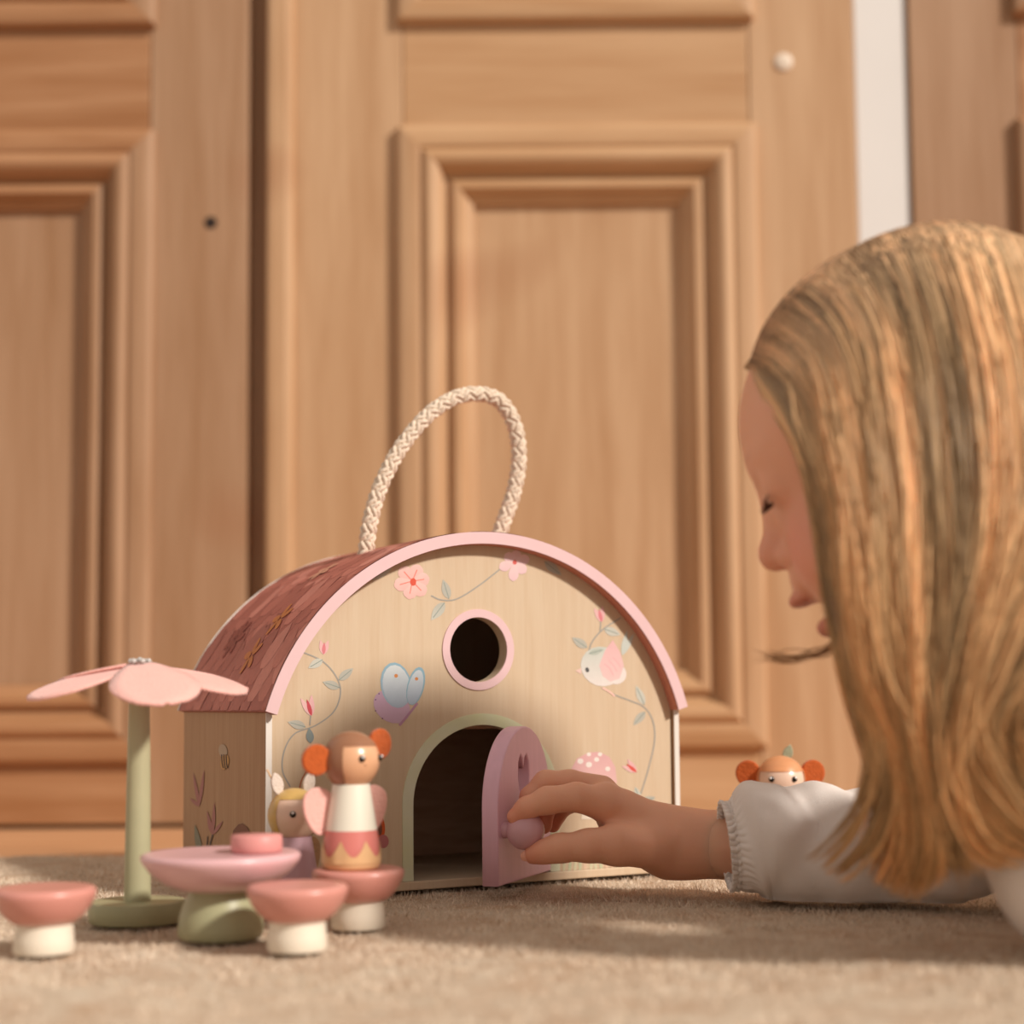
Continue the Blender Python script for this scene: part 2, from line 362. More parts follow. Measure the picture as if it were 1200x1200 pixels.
for xx in (0, HW - st):
    s_ = sidel if xx == 0 else sider
    box('white_edge', xx + .0002, xx + st - .0002, -.0006, .0004, .0056, ZE - .0008, WHITE_EDGE, s_)
Ri = RR - RT_ - .0004
def gable(inset=.0):
    t0 = math.asin((ZE - ZC) / Ri)
    pts = [(st + .0006, .0054), (HW - st - .0006, .0054)]
    up = arc(CXR, ZC, Ri, t0 - .02, math.pi - t0 + .02, 60)
    up = [(min(max(x, st + .0006), HW - st - .0006), z) for x, z in up]
    return pts + up
FY = .0020
wc = (hp(560.5, 762, FY)[0], .1277)
win = arc(wc[0], wc[1], .0176, 0, 2 * math.pi, 48)[:-1]
ux0, ux1 = .0836, .1676; uc = (ux0 + ux1) / 2; ur = (ux1 - ux0) / 2; zt = .0868
def archloop(g, zb=.0054):
    return [(uc - ur - g, zb)] + [(x, z) for x, z in reversed(arc(uc, zt - ur, ur + g, 0, math.pi, 36))] + [(uc + ur + g, zb)]
ao = [(uc - ur, .0048)] + list(reversed(arc(uc, zt - ur, ur, 0, math.pi, 36))) + [(uc + ur, .0048)]
gl = [(st + .0006, .0054), (uc - ur, .0054)] + list(reversed(arc(uc, zt - ur, ur, 0, math.pi, 36))) + [(uc + ur, .0054)] + gable()[1:]
front = plate('front_panel', [gl, win], FY, FY + .008, PLY_V, house)
plate('back_panel', [gable()], HL - .008, HL - .001, PLY_V, house)
# painted rings round the window and the doorway
plate('window_ring', [arc(wc[0], wc[1], .0221, 0, 2 * math.pi, 56)[:-1], arc(wc[0], wc[1], .0177, 0, 2 * math.pi, 56)[:-1]], FY - .0007, FY, PINK_RIM, front)
SURR = mat('doorway_green', (214, 216, 196), .5, .3, rgb2=(206, 208, 164), vscale=30)
plate('doorway_ring', [archloop(.0062) + list(reversed(archloop(0)))], FY - .0006, FY, SURR, front)
box('loft_board', st + .001, HW - st - .001, FY + .009, HL - .009, .0845, .0885, PLY_SIDE, house)
box('inner_lining', st + .002, HW - st - .002, HL - .0095, HL - .0085, .0056, .084, PLY_DARK, house)
# roof shell
def shell(name, r0, r1, y0, y1, material, parent, n=72, ex=0.0):
    V, Fc = [], []
    for i in range(n + 1):
        a = TH0 - ex + (math.pi - 2 * TH0 + 2 * ex) * i / n
        c, s = math.cos(a), math.sin(a)
        for r, y in ((r0, y0), (r1, y0), (r1, y1), (r0, y1)): V.append((CXR + r * c, y, ZC + r * s))
    for i in range(n):
        for k in range(4):
            k2 = (k + 1) % 4; Fc.append((4 * i + k, 4 * i + k2, 4 * i + 4 + k2, 4 * i + 4 + k))
    Fc += [(0, 1, 2, 3), (4 * n + 3, 4 * n + 2, 4 * n + 1, 4 * n)]
    o = mesh(name, V, Fc, material, parent)
    bm = bmesh.new(); bm.from_mesh(o.data); bmesh.ops.recalc_face_normals(bm, faces=bm.faces)
    for f in bm.faces: f.smooth = True
    for e in bm.edges:
        if len(e.link_faces) == 2 and e.calc_face_angle(0) > math.radians(30): e.smooth = False
    bm.to_mesh(o.data); bm.free()
    return o
YF0, YB1 = -.0055, HL + .003
roof = shell('roof', RR - RT_, RR, YF0, YB1, TERRA, house)
shell('roof_front_edge', RR - RT_ - .0001, RR + .0001, YF0 - .0009, YF0, PINK_RIM, roof)
shell('roof_back_edge', RR - RT_, RR + .0006, YB1, YB1 + .0012, WHITE_EDGE, roof)
shell('roof_lining', RR - RT_ - .0004, RR - RT_, YF0 + .0002, YB1 - .0002, SALMON, roof)
# feather print on the roof (flat print following the curve)
V, Fc, Cc = [], [], []
def roofpt(s, y, dr): a = math.pi - TH0 - s / RR; return (CXR + (RR + dr) * math.cos(a), y, ZC + (RR + dr) * math.sin(a))
pal = [np.array(lin(c)) for c in [(166, 96, 86), (178, 106, 95), (188, 116, 104), (200, 130, 118), (172, 102, 92)]]
slen = RR * (math.pi - 2 * TH0); row = 0; s = -.004
while s < slen - .002:
    for q in range(9):
        y = YF0 + .002 + (YB1 - YF0 - .004) * (q + (.5 if row % 2 else 0) + random.uniform(-.2, .2)) / 9
        L_ = random.uniform(.024, .032); wd = random.uniform(.0075, .0100); sk = random.uniform(-.004, .004)
        i0 = len(V); K = 7
        for k in range(K + 1):
            t = k / K; w_ = wd * (math.sin(math.pi * min(1, t * .93 + .07)) ** .7) * (1 - .25 * t)
            for sg in (-1, 1):
                ss = min(max(s + t * L_, .0004), slen - .0004); yy = min(max(y + sg * w_ + sk * t, YF0 + .0002), YB1 - .0002)
                V.append(roofpt(ss, yy, .00022 + .00010 * (row % 4) + .00002 * (q % 4)))
        for k in range(K): Fc.append((i0 + 2 * k, i0 + 2 * k + 1, i0 + 2 * k + 3, i0 + 2 * k + 2))
        c = random.choice(pal); Cc += [c * (1.10 - .22 * (k // 2) / K) for k in range(2 * K + 2)]
    s += .0092; row += 1
for (s0, y0, col, n_, ln, off_) in [(.045, .092, (140, 70, 62), 7, .014, .0008), (.056, .042, (190, 116, 66), 5, .012, .0009), (.032, .048, (190, 116, 66), 5, .012, .0009), (.100, .062, (206, 150, 126), 6, .011, .0009)]:
    for k in range(n_):
        a = 2 * math.pi * k / n_ + .3; i0 = len(V); c = np.array(lin(col))
        for j in range(10):
            b_ = 2 * math.pi * j / 10; lx_ = ln * (.55 + .45 * math.cos(b_)); ly_ = ln * .22 * math.sin(b_)
            V.append(roofpt(s0 + lx_ * math.cos(a) - ly_ * math.sin(a), y0 + .8 * (lx_ * math.sin(a) + ly_ * math.cos(a)), off_ + .00003 * k)); Cc.append(c * (1.15 if j in (0, 1, 9) else 1))
        Fc.append(tuple(range(i0, i0 + 10)))
mesh('feather_print', V, Fc, FEATHER, roof, smooth=True, cols=np.array(Cc))
# door
HX = ux1 + .0002
door = plate('door', [[(-(2 * ur) + .0008, .0062)] + [(x - uc - ur, z) for x, z in reversed(arc(uc, zt - ur, ur - .0006, 0, math.pi, 36))] + [(-.0008, .0062)],
                      [(x * .0110 - ur - .002, z * .0175 + .0555) for x, z in [(0, -1), (-.55, -.25), (-.78, .25), (-.7, .7), (-.42, .92), (-.15, .8), (0, .48), (.15, .8), (.42, .92), (.7, .7), (.78, .25), (.55, -.25)]][::-1]],
             0, .0090, LILAC_DOOR, house, bev=.0009)
door.location = (HX, FY - .0015, 0); door.rotation_euler = (0, 0, math.radians(40.5)); door['label'] = 'open pink arched door with a heart cut-out'
kx, kz = -2 * ur + .0088, .0340
neck = lathe('knob_neck', [(.0042, 0), (.0042, .003), (.0035, .006)], KNOBM, door, 24, (kx, 0, kz)); neck.rotation_euler = (math.pi / 2, 0, 0)
KR = .0098
kn = lathe('knob', [(0, -KR)] + [(KR * math.cos(a), KR * math.sin(a)) for a in np.linspace(-1.4, 1.4, 20)] + [(0, KR)], KNOBM, door, 32, (kx, -.0118, kz)); kn['label'] = 'round pink wooden ball knob'
R_d = Matrix.Rotation(YAW, 4, 'Z'); bpy.context.view_layer.update()
KC = np.array((Matrix.Translation(HA) @ R_d @ Matrix.Translation(door.location) @ Matrix.Rotation(math.radians(40.5), 4, 'Z') @ Vector((kx, -.0118, kz)))[:])
# rope handle: braided strands along one loop
RYD = .064
rp = [hp(x, y, RYD) for x, y in [(428, 655), (430, 638), (433, 615), (445, 572), (468, 527), (500, 488), (530, 467.5), (557, 461.5), (581, 467), (597, 485), (606, 511), (608, 542), (602, 577), (592, 606), (583, 632), (578, 650)]]
path = catmull([(u, RYD, v) for u, v in rp], 300)
ln_ = np.r_[0, np.cumsum(np.linalg.norm(np.diff(path, axis=0), axis=1))]
T = np.gradient(path, axis=0); T /= np.linalg.norm(T, axis=1)[:, None]; Bn = np.tile([0, 1.0, 0], (300, 1)); Nn = np.cross(Bn, T)
rope = tag(empty('rope_handle', (0, 0, 0), 0, house)); rope['label'] = 'braided cream cotton rope'
RB = .0030
core, cf = sweep(path, .0030, 10); mesh('rope_core', core, cf, ROPE, rope, smooth=True)
for k in range(12):
    sg = 1 if k % 2 == 0 else -1; ph = (k // 2) * 2 * math.pi / 6
    th = sg * ln_ / .0235 * 2 * math.pi * .8 + ph
    rr = RB + .00075 * np.sin(ln_ / .0235 * 2 * math.pi * .8 * 3 * 1 + (0 if sg > 0 else math.pi) + 0 * ph)
    q = path + rr[:, None] * (Nn * np.cos(th)[:, None] + Bn * np.sin(th)[:, None])
    v_, f_ = sweep(q, .00125, 6); mesh('rope_strand', v_, f_, ROPE, rope, smooth=True)

# ---- painted decoration on the front, flat print traced on the panel
class Print:
    def __init__(s, mp): s.V, s.F, s.C, s.mp, s.k = [], [], [], mp, 0
    def poly(s, pts, col, col2=None):
        i = len(s.V); s.k += 1; c1 = .86 * np.array(lin(col)); c2 = .86 * np.array(lin(col2 or col))
        ys = [p[1] for p in pts]; lo, hi = min(ys), max(ys) + 1e-6
        for x, y in pts: s.V.append(s.mp(x, y, s.k)); s.C.append(c1 + (c2 - c1) * (y - lo) / (hi - lo))
        s.F.append(tuple(range(i, i + len(pts))))
    def ell(s, cx, cy, a, b, ang=0, col=(0, 0, 0), col2=None, n=18):
        ca, sa = math.cos(math.radians(ang)), math.sin(math.radians(ang))
        s.poly([(cx + a * math.cos(t) * ca - b * math.sin(t) * sa, cy + a * math.cos(t) * sa + b * math.sin(t) * ca) for t in np.linspace(0, 2 * math.pi, n, endpoint=False)], col, col2)
    def leaf(s, x0, y0, x1, y1, w, col=(176, 184, 172), col2=None, vein=True):
        dx, dy = x1 - x0, y1 - y0; L = math.hypot(dx, dy); nx_, ny_ = -dy / L, dx / L; up, dn = [], []
        for t in np.linspace(0, 1, 9):
            h = w * math.sin(math.pi * t ** .8) ** .9; up.append((x0 + dx * t + nx_ * h, y0 + dy * t + ny_ * h)); dn.append((x0 + dx * t - nx_ * h, y0 + dy * t - ny_ * h))
        s.poly(up + dn[::-1][1:-1], col, col2)
        if vein: s.line([(x0, y0), (x0 + dx * .85, y0 + dy * .85)], .5, (140, 150, 142))
    def petal(s, cx, cy, px, py, w, col, col2=None):
        dx, dy = px - cx, py - cy; L = math.hypot(dx, dy); nx_, ny_ = -dy / L, dx / L; up, dn = [], []
        for t in np.linspace(0.08, 1, 9):
            h = w * 1.25 * (min(t, .6) ** .7) * math.sqrt(max(0, 1 - ((t - .6) / .405) ** 2)) if t > .6 else w * 1.25 * t ** .7
            up.append((cx + dx * t + nx_ * h, cy + dy * t + ny_ * h)); dn.append((cx + dx * t - nx_ * h, cy + dy * t - ny_ * h))
        s.poly(up + dn[::-1], col, col2)
    def line(s, pts, w, col):
        P_ = catmull([(x, y, 0) for x, y in pts], max(2, 6 * len(pts)))[:, :2] if len(pts) > 2 else np.array(pts, float)
        T_ = np.gradient(P_, axis=0); T_ /= np.linalg.norm(T_, axis=1)[:, None] + 1e-9; N_ = np.stack([-T_[:, 1], T_[:, 0]], -1)
        i = len(s.V); s.k += 1; c = np.array(lin(col))
        for p_, n_ in zip(P_, N_):
            for g in (-1, 1): s.V.append(s.mp(*(p_ + g * w * n_), s.k)); s.C.append(c)
        for k in range(len(P_) - 1): s.F.append((i + 2 * k, i + 2 * k + 1, i + 2 * k + 3, i + 2 * k + 2))
    def bud(s, x, y, dx, dy, sc=1.0, c=(224, 134, 140)):
        s.leaf(x, y, x + dx * sc - dy * .28 * sc, y + dy * sc + dx * .28 * sc, 3.2 * sc, (236, 186, 186), vein=False)
        s.leaf(x, y, x + dx * sc + dy * .28 * sc, y + dy * sc - dx * .28 * sc, 3.2 * sc, (238, 192, 190), vein=False)
        s.leaf(x, y, x + dx * .85 * sc, y + dy * .85 * sc, 2.2 * sc, c, vein=False)
    def done(s, name, parent): return mesh(name, s.V, s.F, PRINT, parent, cols=np.array(s.C))
def fmap(x, y, k): u, v = hp(x, y, FY); return (u, FY - .00012 - .000006 * k, v)
G1, G2, STEM = (190, 188, 176), (206, 206, 194), (160, 156, 148)
pr = Print(fmap)
for x, y in [(469, 665), (491, 662), (503, 678), (498, 697), (479, 702), (462, 687)]: pr.petal(483, 681, x, y, 9.4, (246, 206, 198), (240, 190, 182))
for x, y in [(469, 665), (491, 662), (503, 678), (498, 697), (479, 702), (462, 687)]: pr.line([(483, 681), (483 + .7 * (x - 483), 681 + .7 * (y - 681))], .6, (232, 132, 118))
pr.ell(484, 682, 3.6, 4.5, 0, (226, 92, 70)); pr.done('painted_blossom', front)
pr = Print(fmap); pr.line([(505, 698), (517, 703), (535, 702), (560, 687), (586, 667)], .8, STEM)
pr.leaf(526, 702, 519, 679, 5.2, G1); pr.leaf(521, 706, 505, 727, 6, G1, G2); pr.done('painted_sprig', front)
pr = Print(fmap); pr.leaf(460, 660, 436, 680, 5.5, G2); pr.done('painted_leaf', front)
pr = Print(fmap); pr.leaf(638, 658, 658, 674, 5, G1); pr.done('painted_leaf', front)
pr = Print(fmap)
for x, y in [(592, 649), (606, 645), (620, 654), (616, 671), (601, 681), (585, 666)]: pr.petal(603, 659, x, y, 7, (246, 214, 212), (238, 200, 204))
pr.ell(603, 659, 2.5, 2.8, 0, (222, 104, 96)); pr.done('painted_blossom', front)
pr = Print(fmap); pr.line([(727, 724), (706, 738), (694, 752), (689, 766)], .8, STEM); pr.line([(703, 740), (704, 728)], .7, STEM)
pr.bud(705, 729, -4, -18); pr.leaf(688, 759, 670, 747, 5, G1); pr.leaf(708, 737, 727, 744, 5, G2); pr.done('painted_sprig', front)
pr = Print(fmap); pr.line([(705, 806), (722, 815), (738, 821), (755, 829), (765, 845), (767, 868), (760, 900), (751, 930)], .8, STEM)
pr.leaf(755, 826, 745, 803, 4.5, G2); pr.leaf(756, 834, 742, 850, 4.5, G1); pr.leaf(749, 936, 744, 922, 3.5, G2); pr.leaf(751, 941, 768, 934, 4.5, G1); pr.bud(746, 905, -16, -13, .9, (222, 92, 80)); pr.done('painted_sprig', front)
pr = Print(fmap); pr.leaf(729, 768, 735, 738, 3, (206, 212, 204), vein=False); pr.leaf(729, 768, 743, 742, 3, (206, 212, 204), vein=False)
pr.ell(705, 781, 25, 23, 25, (206, 212, 202), (240, 230, 224)); pr.ell(722, 790, 12, 12, 25, (240, 230, 224)); pr.poly([(681, 783), (674, 786), (681, 790)], (240, 206, 196))
pr.poly([(702, 780), (709, 762), (718, 750), (727, 765), (731, 780), (726, 795), (715, 799), (706, 792)], (238, 190, 190), (240, 206, 202))
for k in range(3): pr.line([(708 + 5 * k, 778 - 4 * k), (714 + 5 * k, 783 - 3 * k), (719 + 4 * k, 792 - 5 * k)], .5, (228, 170, 172))
pr.leaf(690, 766, 708, 761, 3.5, (190, 198, 186)); pr.ell(688, 785, 2.2, 3, -15, (92, 92, 92)); pr.line([(706, 806), (716, 812), (720, 816)], 1.0, (240, 196, 184)); pr.done('painted_bird', front)
pr = Print(fmap); pr.ell(459, 828, 23, 18, 35, (206, 172, 196), (212, 180, 204))
pr.ell(464, 803, 18, 27, -10, (148, 186, 204), (176, 196, 214)); pr.ell(464.5, 804, 16, 25, -10, (220, 228, 230), (178, 196, 216)); pr.ell(487, 804, 10, 23, 14, (148, 186, 204)); pr.ell(486.5, 805.5, 8.4, 21, 14, (212, 222, 228), (178, 196, 216))
pr.ell(464, 792, 2.2, 2.2, 0, (222, 146, 84)); pr.ell(488, 795.5, 2, 2, 0, (222, 146, 84)); pr.line([(489, 824), (478, 838), (468, 850)], 1.4, (180, 138, 164))
for x, y in [(444, 813), (440, 820), (440, 833), (448, 842)]: pr.ell(x, y, .8, .8, 0, (130, 90, 130))
pr.done('painted_butterfly', front)
pr = Print(fmap); pr.line([(352, 763), (378, 775), (394, 793), (399, 812), (391, 834), (370, 850), (345, 860), (333, 880), (331, 903), (340, 922)], .8, STEM)
pr.bud(379, 767, 1, -17); pr.leaf(378, 773, 361, 783, 5, G2); pr.leaf(397, 797, 414, 783, 5, G1); pr.leaf(398, 806, 378, 799, 5, G1); pr.line([(363, 850), (364, 838)], .7, STEM)
pr.bud(365, 839, -6, -21, 1.1, (206, 80, 90)); pr.leaf(358, 852, 337, 846, 5.2, G1); pr.leaf(364, 871, 362, 853, 4.5, (146, 158, 158)); pr.line([(361, 900), (353, 915), (350, 930)], .7, (190, 120, 90)); pr.done('painted_vine', front)
pr = Print(fmap); pr.poly([(668, 918), (669, 902), (676, 889), (689, 882), (702, 881), (714, 887), (721, 899), (723, 918)], (228, 178, 178), (232, 190, 186))
for x, y, r_ in [(680, 892, 3.6), (690, 884, 2.5), (690, 896, 3.6), (699, 890, 3), (703, 884, 2.6), (712, 901, 3), (675, 906, 3)]: pr.ell(x, y, r_, r_ * .9, 0, (244, 234, 226))
pr.poly([(685, 918), (705, 918), (709, 960), (681, 960)], (240, 226, 206)); pr.done('painted_mushroom', front)
pr = Print(fmap); pr.ell(444, 968, 7, 15, -8, (214, 96, 44)); pr.ell(443.5, 969, 4, 10, -8, (132, 84, 64)); pr.ell(449, 986, 6.5, 8, 0, (196, 122, 122)); pr.done('painted_ladybird', front)
pr = Print(fmap)
for k in range(22): x = 648 + k * 6.3; y = 1024 - .07 * (x - 648); pr.leaf(x, y, x + random.uniform(-3, 3), y - random.uniform(12, 22), 1.8, random.choice([(196, 202, 170), (214, 208, 176), (226, 196, 170)]), vein=False)
pr.done('painted_grass', front)
def smap(x, y, k): u, v = sp(x, y, 0); return (-.00035 - .000006 * k, u, v)
pr = Print(smap); pr.ell(262, 880, 5, 8, -10, (190, 168, 146)); pr.ell(264, 893, 5, 9, 10, (206, 160, 100))
for k in range(3): pr.line([(260.5 + 2.6 * k, 884), (261 + 2.6 * k, 893), (262.5 + 2.4 * k, 901 - abs(k - 1))], .75, (70, 50, 42))
pr.done('painted_bee', sidel)
pr = Print(smap)
for bx_, by_, top_ in [(234, 945, [(227, 905), (240, 902), (223, 935)]), (250, 978, [(243, 950), (252, 940), (262, 962), (244, 962)])]:
    for x, y in top_: pr.leaf(bx_, by_, x, y, 2, (176, 120, 116), vein=False)
pr.line([(250, 978), (246, 992), (243, 1004)], .7, (90, 80, 76)); pr.line([(244, 980), (243, 996)], .6, (90, 80, 76)); pr.leaf(236, 1004, 229, 966, 3.5, (140, 140, 122), vein=False); pr.done('painted_heather', sidel)
pr = Print(smap); pr.poly([(272, 984), (274, 973), (280, 966), (285, 965), (291, 970), (296, 984)], (132, 88, 70)); pr.poly([(279, 984), (290, 984), (290, 1006), (279, 1006)], (196, 160, 120)); pr.done('painted_toadstool', sidel)

# ================================================================== SMALL TOYS
def stool(x, y, label):
    g = ground(x, y); o = tag(empty('toy_stool', (g[0], g[1] + .011, 0)), label, 'toy stool', 'toy toadstool stools')
    lathe('stem', [(.0116, .0), (.0122, .001), (.0118, .006), (.0112, .0125)], CREAM, o, 40)
    lathe('cap', [(.0108, .0118), (.0125, .0122), (.0155, .0145), (.0185, .0185), (.0203, .0225), (.0206, .0242), (.0200, .0256), (.0185, .0262), (.015, .0258), (0, .0256)], ROSE, o, 48)
    return o
stool(42, 1121, 'rose toadstool stool with cream stem, cut off by the left picture edge')
stool(344, 1118, 'rose toadstool stool with cream stem standing empty in front of the table')
sB = stool(417, 1091, 'rose toadstool stool carrying the brown-haired doll')
g = ground(250, 1105); tab = tag(empty('toadstool_table', (g[0], g[1] + .017, 0)), 'round pink toy table with sage green foot', 'toy table')
lathe('foot', [(.0172, 0), (.0180, .0012), (.0182, .004), (.0176, .009), (.0158, .0145), (.0140, .018), (.0135, .0205)], SAGE2, tab, 48)
lathe('table_top', [(.0130, .0200), (.0175, .0206), (.0245, .0235), (.0300, .0278), (.0333, .0320), (.0341, .0338), (.0338, .0352), (.0325, .0359), (.030, .0360), (.026, .0356), (0, .0354)], TABLEPINK, tab, 64)
c = at(299, 1006, g[1] + .016)
lathe('toy_cake', [(.0104, 0), (.0110, .0006), (.0111, .0030), (.0110, .0068), (.0104, .0074), (0, .0074)], CAKE, None, 40, (c[0], g[1] + .020, .0357))
tag(bpy.data.objects['toy_cake'], 'small flat pink disc cake lying on the toy table', 'toy cake')
# parasol
g = ground(148, 1087); par = tag(empty('flower_parasol', (g[0], g[1] + .021, 0)), 'toy parasol with pink felt petals on a sage green stand', 'toy parasol')
lathe('stand', [(.0212, 0), (.0220, .0008), (.0220, .0082), (.0214, .0094), (0, .0096)], SAGE2, par, 56)
lathe('pole', [(.0062, .0094), (.0060, .02), (.0054, .07), (.0047, .108), (.0044, .1135)], SAGE, par, 36)
for k, ad in enumerate((-64, 0, 62, 140, 203)):
    a0 = math.radians(ad); V, Fc = [], []; nl, nw = 14, 6; L_ = .0475
    for lay in (0, 1):
        for i in range(nl + 1):
            t = i / nl; r_ = .003 + t * L_; wd = .0205 * (.30 + .70 * math.sin(math.pi / 2 * min(1, t / .62))); wd *= math.sqrt(max(0.0, 1 - ((t - .55) / .452) ** 2)) if t > .55 else 1
            for j in range(nw + 1):
                s_ = (j / nw - .5) * 2; z = .1175 - .0090 * t - .0020 * t * t + .14 * (r_ * math.sin(a0) + wd * s_ * math.cos(a0)) - .0010 * s_ * s_ * t - (.0014 if lay else 0) + .0004 * math.sin(3 * s_ + k) + (.0015 if k in (0, 3) else 0) * (1 - .5 * t)
                V.append((r_ * math.cos(a0) - wd * s_ * math.sin(a0), r_ * math.sin(a0) + wd * s_ * math.cos(a0), z))
    M_ = (nl + 1) * (nw + 1); q = lambda l, i, j: l * M_ + i * (nw + 1) + j
    for i in range(nl):
        for j in range(nw):
            Fc += [(q(0, i, j), q(0, i + 1, j), q(0, i + 1, j + 1), q(0, i, j + 1)), (q(1, i, j), q(1, i, j + 1), q(1, i + 1, j + 1), q(1, i + 1, j))]
        Fc += [(q(0, i, 0), q(1, i, 0), q(1, i + 1, 0), q(0, i + 1, 0)), (q(0, i, nw), q(0, i + 1, nw), q(1, i + 1, nw), q(1, i, nw))]
    for j in range(nw): Fc += [(q(0, nl, j), q(1, nl, j), q(1, nl, j + 1), q(0, nl, j + 1)), (q(0, 0, j), q(0, 0, j + 1), q(1, 0, j + 1), q(1, 0, j))]
    mesh('petal', V, Fc, FELT_PINK, par, smooth=True)
for k in range(7):
    a = k * math.pi / 3; r_ = .0042 if k < 6 else 0
    lathe('bead', [(0, -.0014), (.0009, -.0011), (.0014, 0), (.0009, .0011), (0, .0014)], SILVER, par, 12, (r_ * math.cos(a), r_ * math.sin(a), .1196 + (0 if k < 6 else .0006)))

def ball(name, r, material, parent, loc, sc=(1, 1, 1), seg=24, keep=None):
    bm = bmesh.new(); bmesh.ops.create_uvsphere(bm, u_segments=seg * 2, v_segments=seg, radius=r)
    if keep: bmesh.ops.delete(bm, geom=[f for f in bm.faces if not keep(f.calc_center_median() / r)], context='FACES')
    for f in bm.faces: f.smooth = True
    me = bpy.data.meshes.new(name); bm.to_mesh(me); bm.free(); me.materials.append(material)
    o = bpy.data.objects.new(name, me); o.location = loc; o.scale = sc
    return link(o, parent)
def felt(name, pts, th, material, parent, M_):
    o = plate(name, [pts], -th / 2, th / 2, material, parent, bev=th * .3); o.matrix_local = M_; return o
def doll(loc, face, s, label, top, topm, bands, hairm, skinm, ear, earm, wingm, wing, hairline=.5, extra=None, ht=0.0, tilt=0.0):
    """face: heading of the face in degrees, in the plan"""
    D = tag(empty('peg_doll', loc, math.radians(face)), label, 'toy doll', 'wooden peg dolls')
    RB_, RTp, HB_ = .0130 * s, .0083 * s, .0375 * s; HR = .0128 * s; hz = HB_ + HR * .82
    rad = lambda z: RB_ + (RTp - RB_) * max(0, (z - .008 * s) / (HB_ - .008 * s)) ** 1.05
    zs = [0] + [b[0] * HB_ for b in bands] + [HB_]
    mats = [b[1] for b in bands] + [topm]; names = [b[2] for b in bands] + [top]
    for i in range(len(mats)):
        a, b = zs[i], zs[i + 1]; prf = []
        if i == 0: prf = [(rad(0) * .90, 0), (rad(0) * .985, .0011 * s)]; a = .0022 * s
        prf += [(rad(z), z) for z in np.linspace(a, b, 7)]
        lathe(names[i], prf, mats[i], D, 40)
    ball('head', HR, skinm, D, (0, 0, hz))
    fx_ = Vector((1, 0, 0))
    ball('hair', HR * 1.025, hairm, D, (0, 0, hz), keep=lambda n_: not (n_.x > .12 + .25 * abs(n_.y) and n_.z < hairline)).rotation_euler = (0, 0, math.radians(ht))
    for sg in (-1, 1):
        d = Matrix.Rotation(math.radians(ht), 3, 'Z') @ Vector((.86, sg * .46, .08)).normalized(); e = ball('eye', HR * .125, BLACK, D, Vector((0, 0, hz)) + d * HR * .985, seg=8)
        ball('eye_glint', HR * .05, EYEWHITE, e, d * HR * .10 + Vector((0, 0, HR * .05)), seg=6)
    for sg in (-1, 1):
        if ear == 'disc':
            p = [(HR * .52 * math.cos(t), HR * .52 * math.sin(t) * 1.05) for t in np.linspace(0, 2 * math.pi, 24, endpoint=False)]
            felt('felt_bun', p, .0030 * s, earm, D, Matrix.Translation((-HR * .1, sg * HR * (1.34 - .5 * max(0, sg * tilt)), hz + HR * (.30 + sg * tilt))) @ Matrix.Rotation(math.radians(90 + sg * 12), 4, 'Z'))
        else:
            p = [(.0032 * s * math.sin(math.pi * t) ** .7 * g, .012 * s * t) for g, ts in ((1, np.linspace(0, 1, 9)), (-1, np.linspace(1, 0, 9)[1:-1])) for t in ts]
            felt('felt_ear', p, .0016 * s, earm, D, Matrix.Translation((-HR * .15, sg * HR * .55, hz + HR * .72)) @ Matrix.Rotation(math.radians(90), 4, 'Z') @ Matrix.Rotation(math.radians(sg * 14), 4, 'Y'))
        if wing:
            p = [(x * .0165 * s, z * .0150 * s) for x, z in [(0, .2), (.25, .58), (.6, .70), (.92, .52), (1.0, .2), (.92, -.2), (.74, -.55), (.5, -.72), (.25, -.6), (.05, -.2)]]
            p = [(a, b) for a, b in catmull([(x, z, 0) for x, z in p + [p[0]]], 48)[:-1, :2]]
            # wings spread sideways behind the back
            ang = math.radians(90 + wing) if sg > 0 else math.radians(-90 - wing)
            felt('felt_wing', p, .0016 * s, wingm, D, Matrix.Translation((-RTp * .55, sg * RTp * .62, HB_ * .69)) @ Matrix.Rotation(ang, 4, 'Z'))
    if extra: extra(D, s, rad, HB_, HR, hz)
    return D
def zigzag(D, s, rad, HB_, HR, hz):
    V, Fc = [], []; n = 84; z1 = HB_ * .08
    for i in range(n):
        a = 2 * math.pi * i / n; ph = (i % 12) / 12; zt_ = HB_ * (.16 + .19 * (1 - abs(math.sin(math.pi * ph))) )
        for z in (z1, zt_): V.append(((rad(z) + .0004) * math.cos(a), (rad(z) + .0004) * math.sin(a), z))
    Fc = [(2 * i, 2 * ((i + 1) % n), 2 * ((i + 1) % n) + 1, 2 * i + 1) for i in range(n)]
    mesh('scalloped_hem', V, Fc, TAN, D, smooth=True)
    ball('nose_dot', HR * .05, DSKIN, D, (HR * .99, 0, hz - HR * .12), seg=6)
def antenna(D, s, rad, HB_, HR, hz):
    for sg in (-1, 1):
        q = catmull([(-.002, sg * HR * .35, hz + HR * .85), (-.003, sg * HR * .75, hz + HR * 1.25), (-.003, sg * HR * 1.05, hz + HR * 1.75)], 12); v_, f_ = sweep(q, .0004, 6); mesh('feeler', v_, f_, TAN, D, smooth=True)
sb = sB.location
doll((sb.x - .0032, sb.y + .001, .0258), -54, 1.0, 'brown-haired doll in white top and rose skirt standing on a toadstool stool', 'dress_top', DRESSW,
     [(.10, TAN, 'foot'), (.46, SKIRT, 'skirt')], HAIR_BR, DSKIN, 'disc', FELT_ORANGE, FELT_PINK, 2, hairline=.52, extra=zigzag, ht=20, tilt=.25)
g = at(347, 1060, .778)
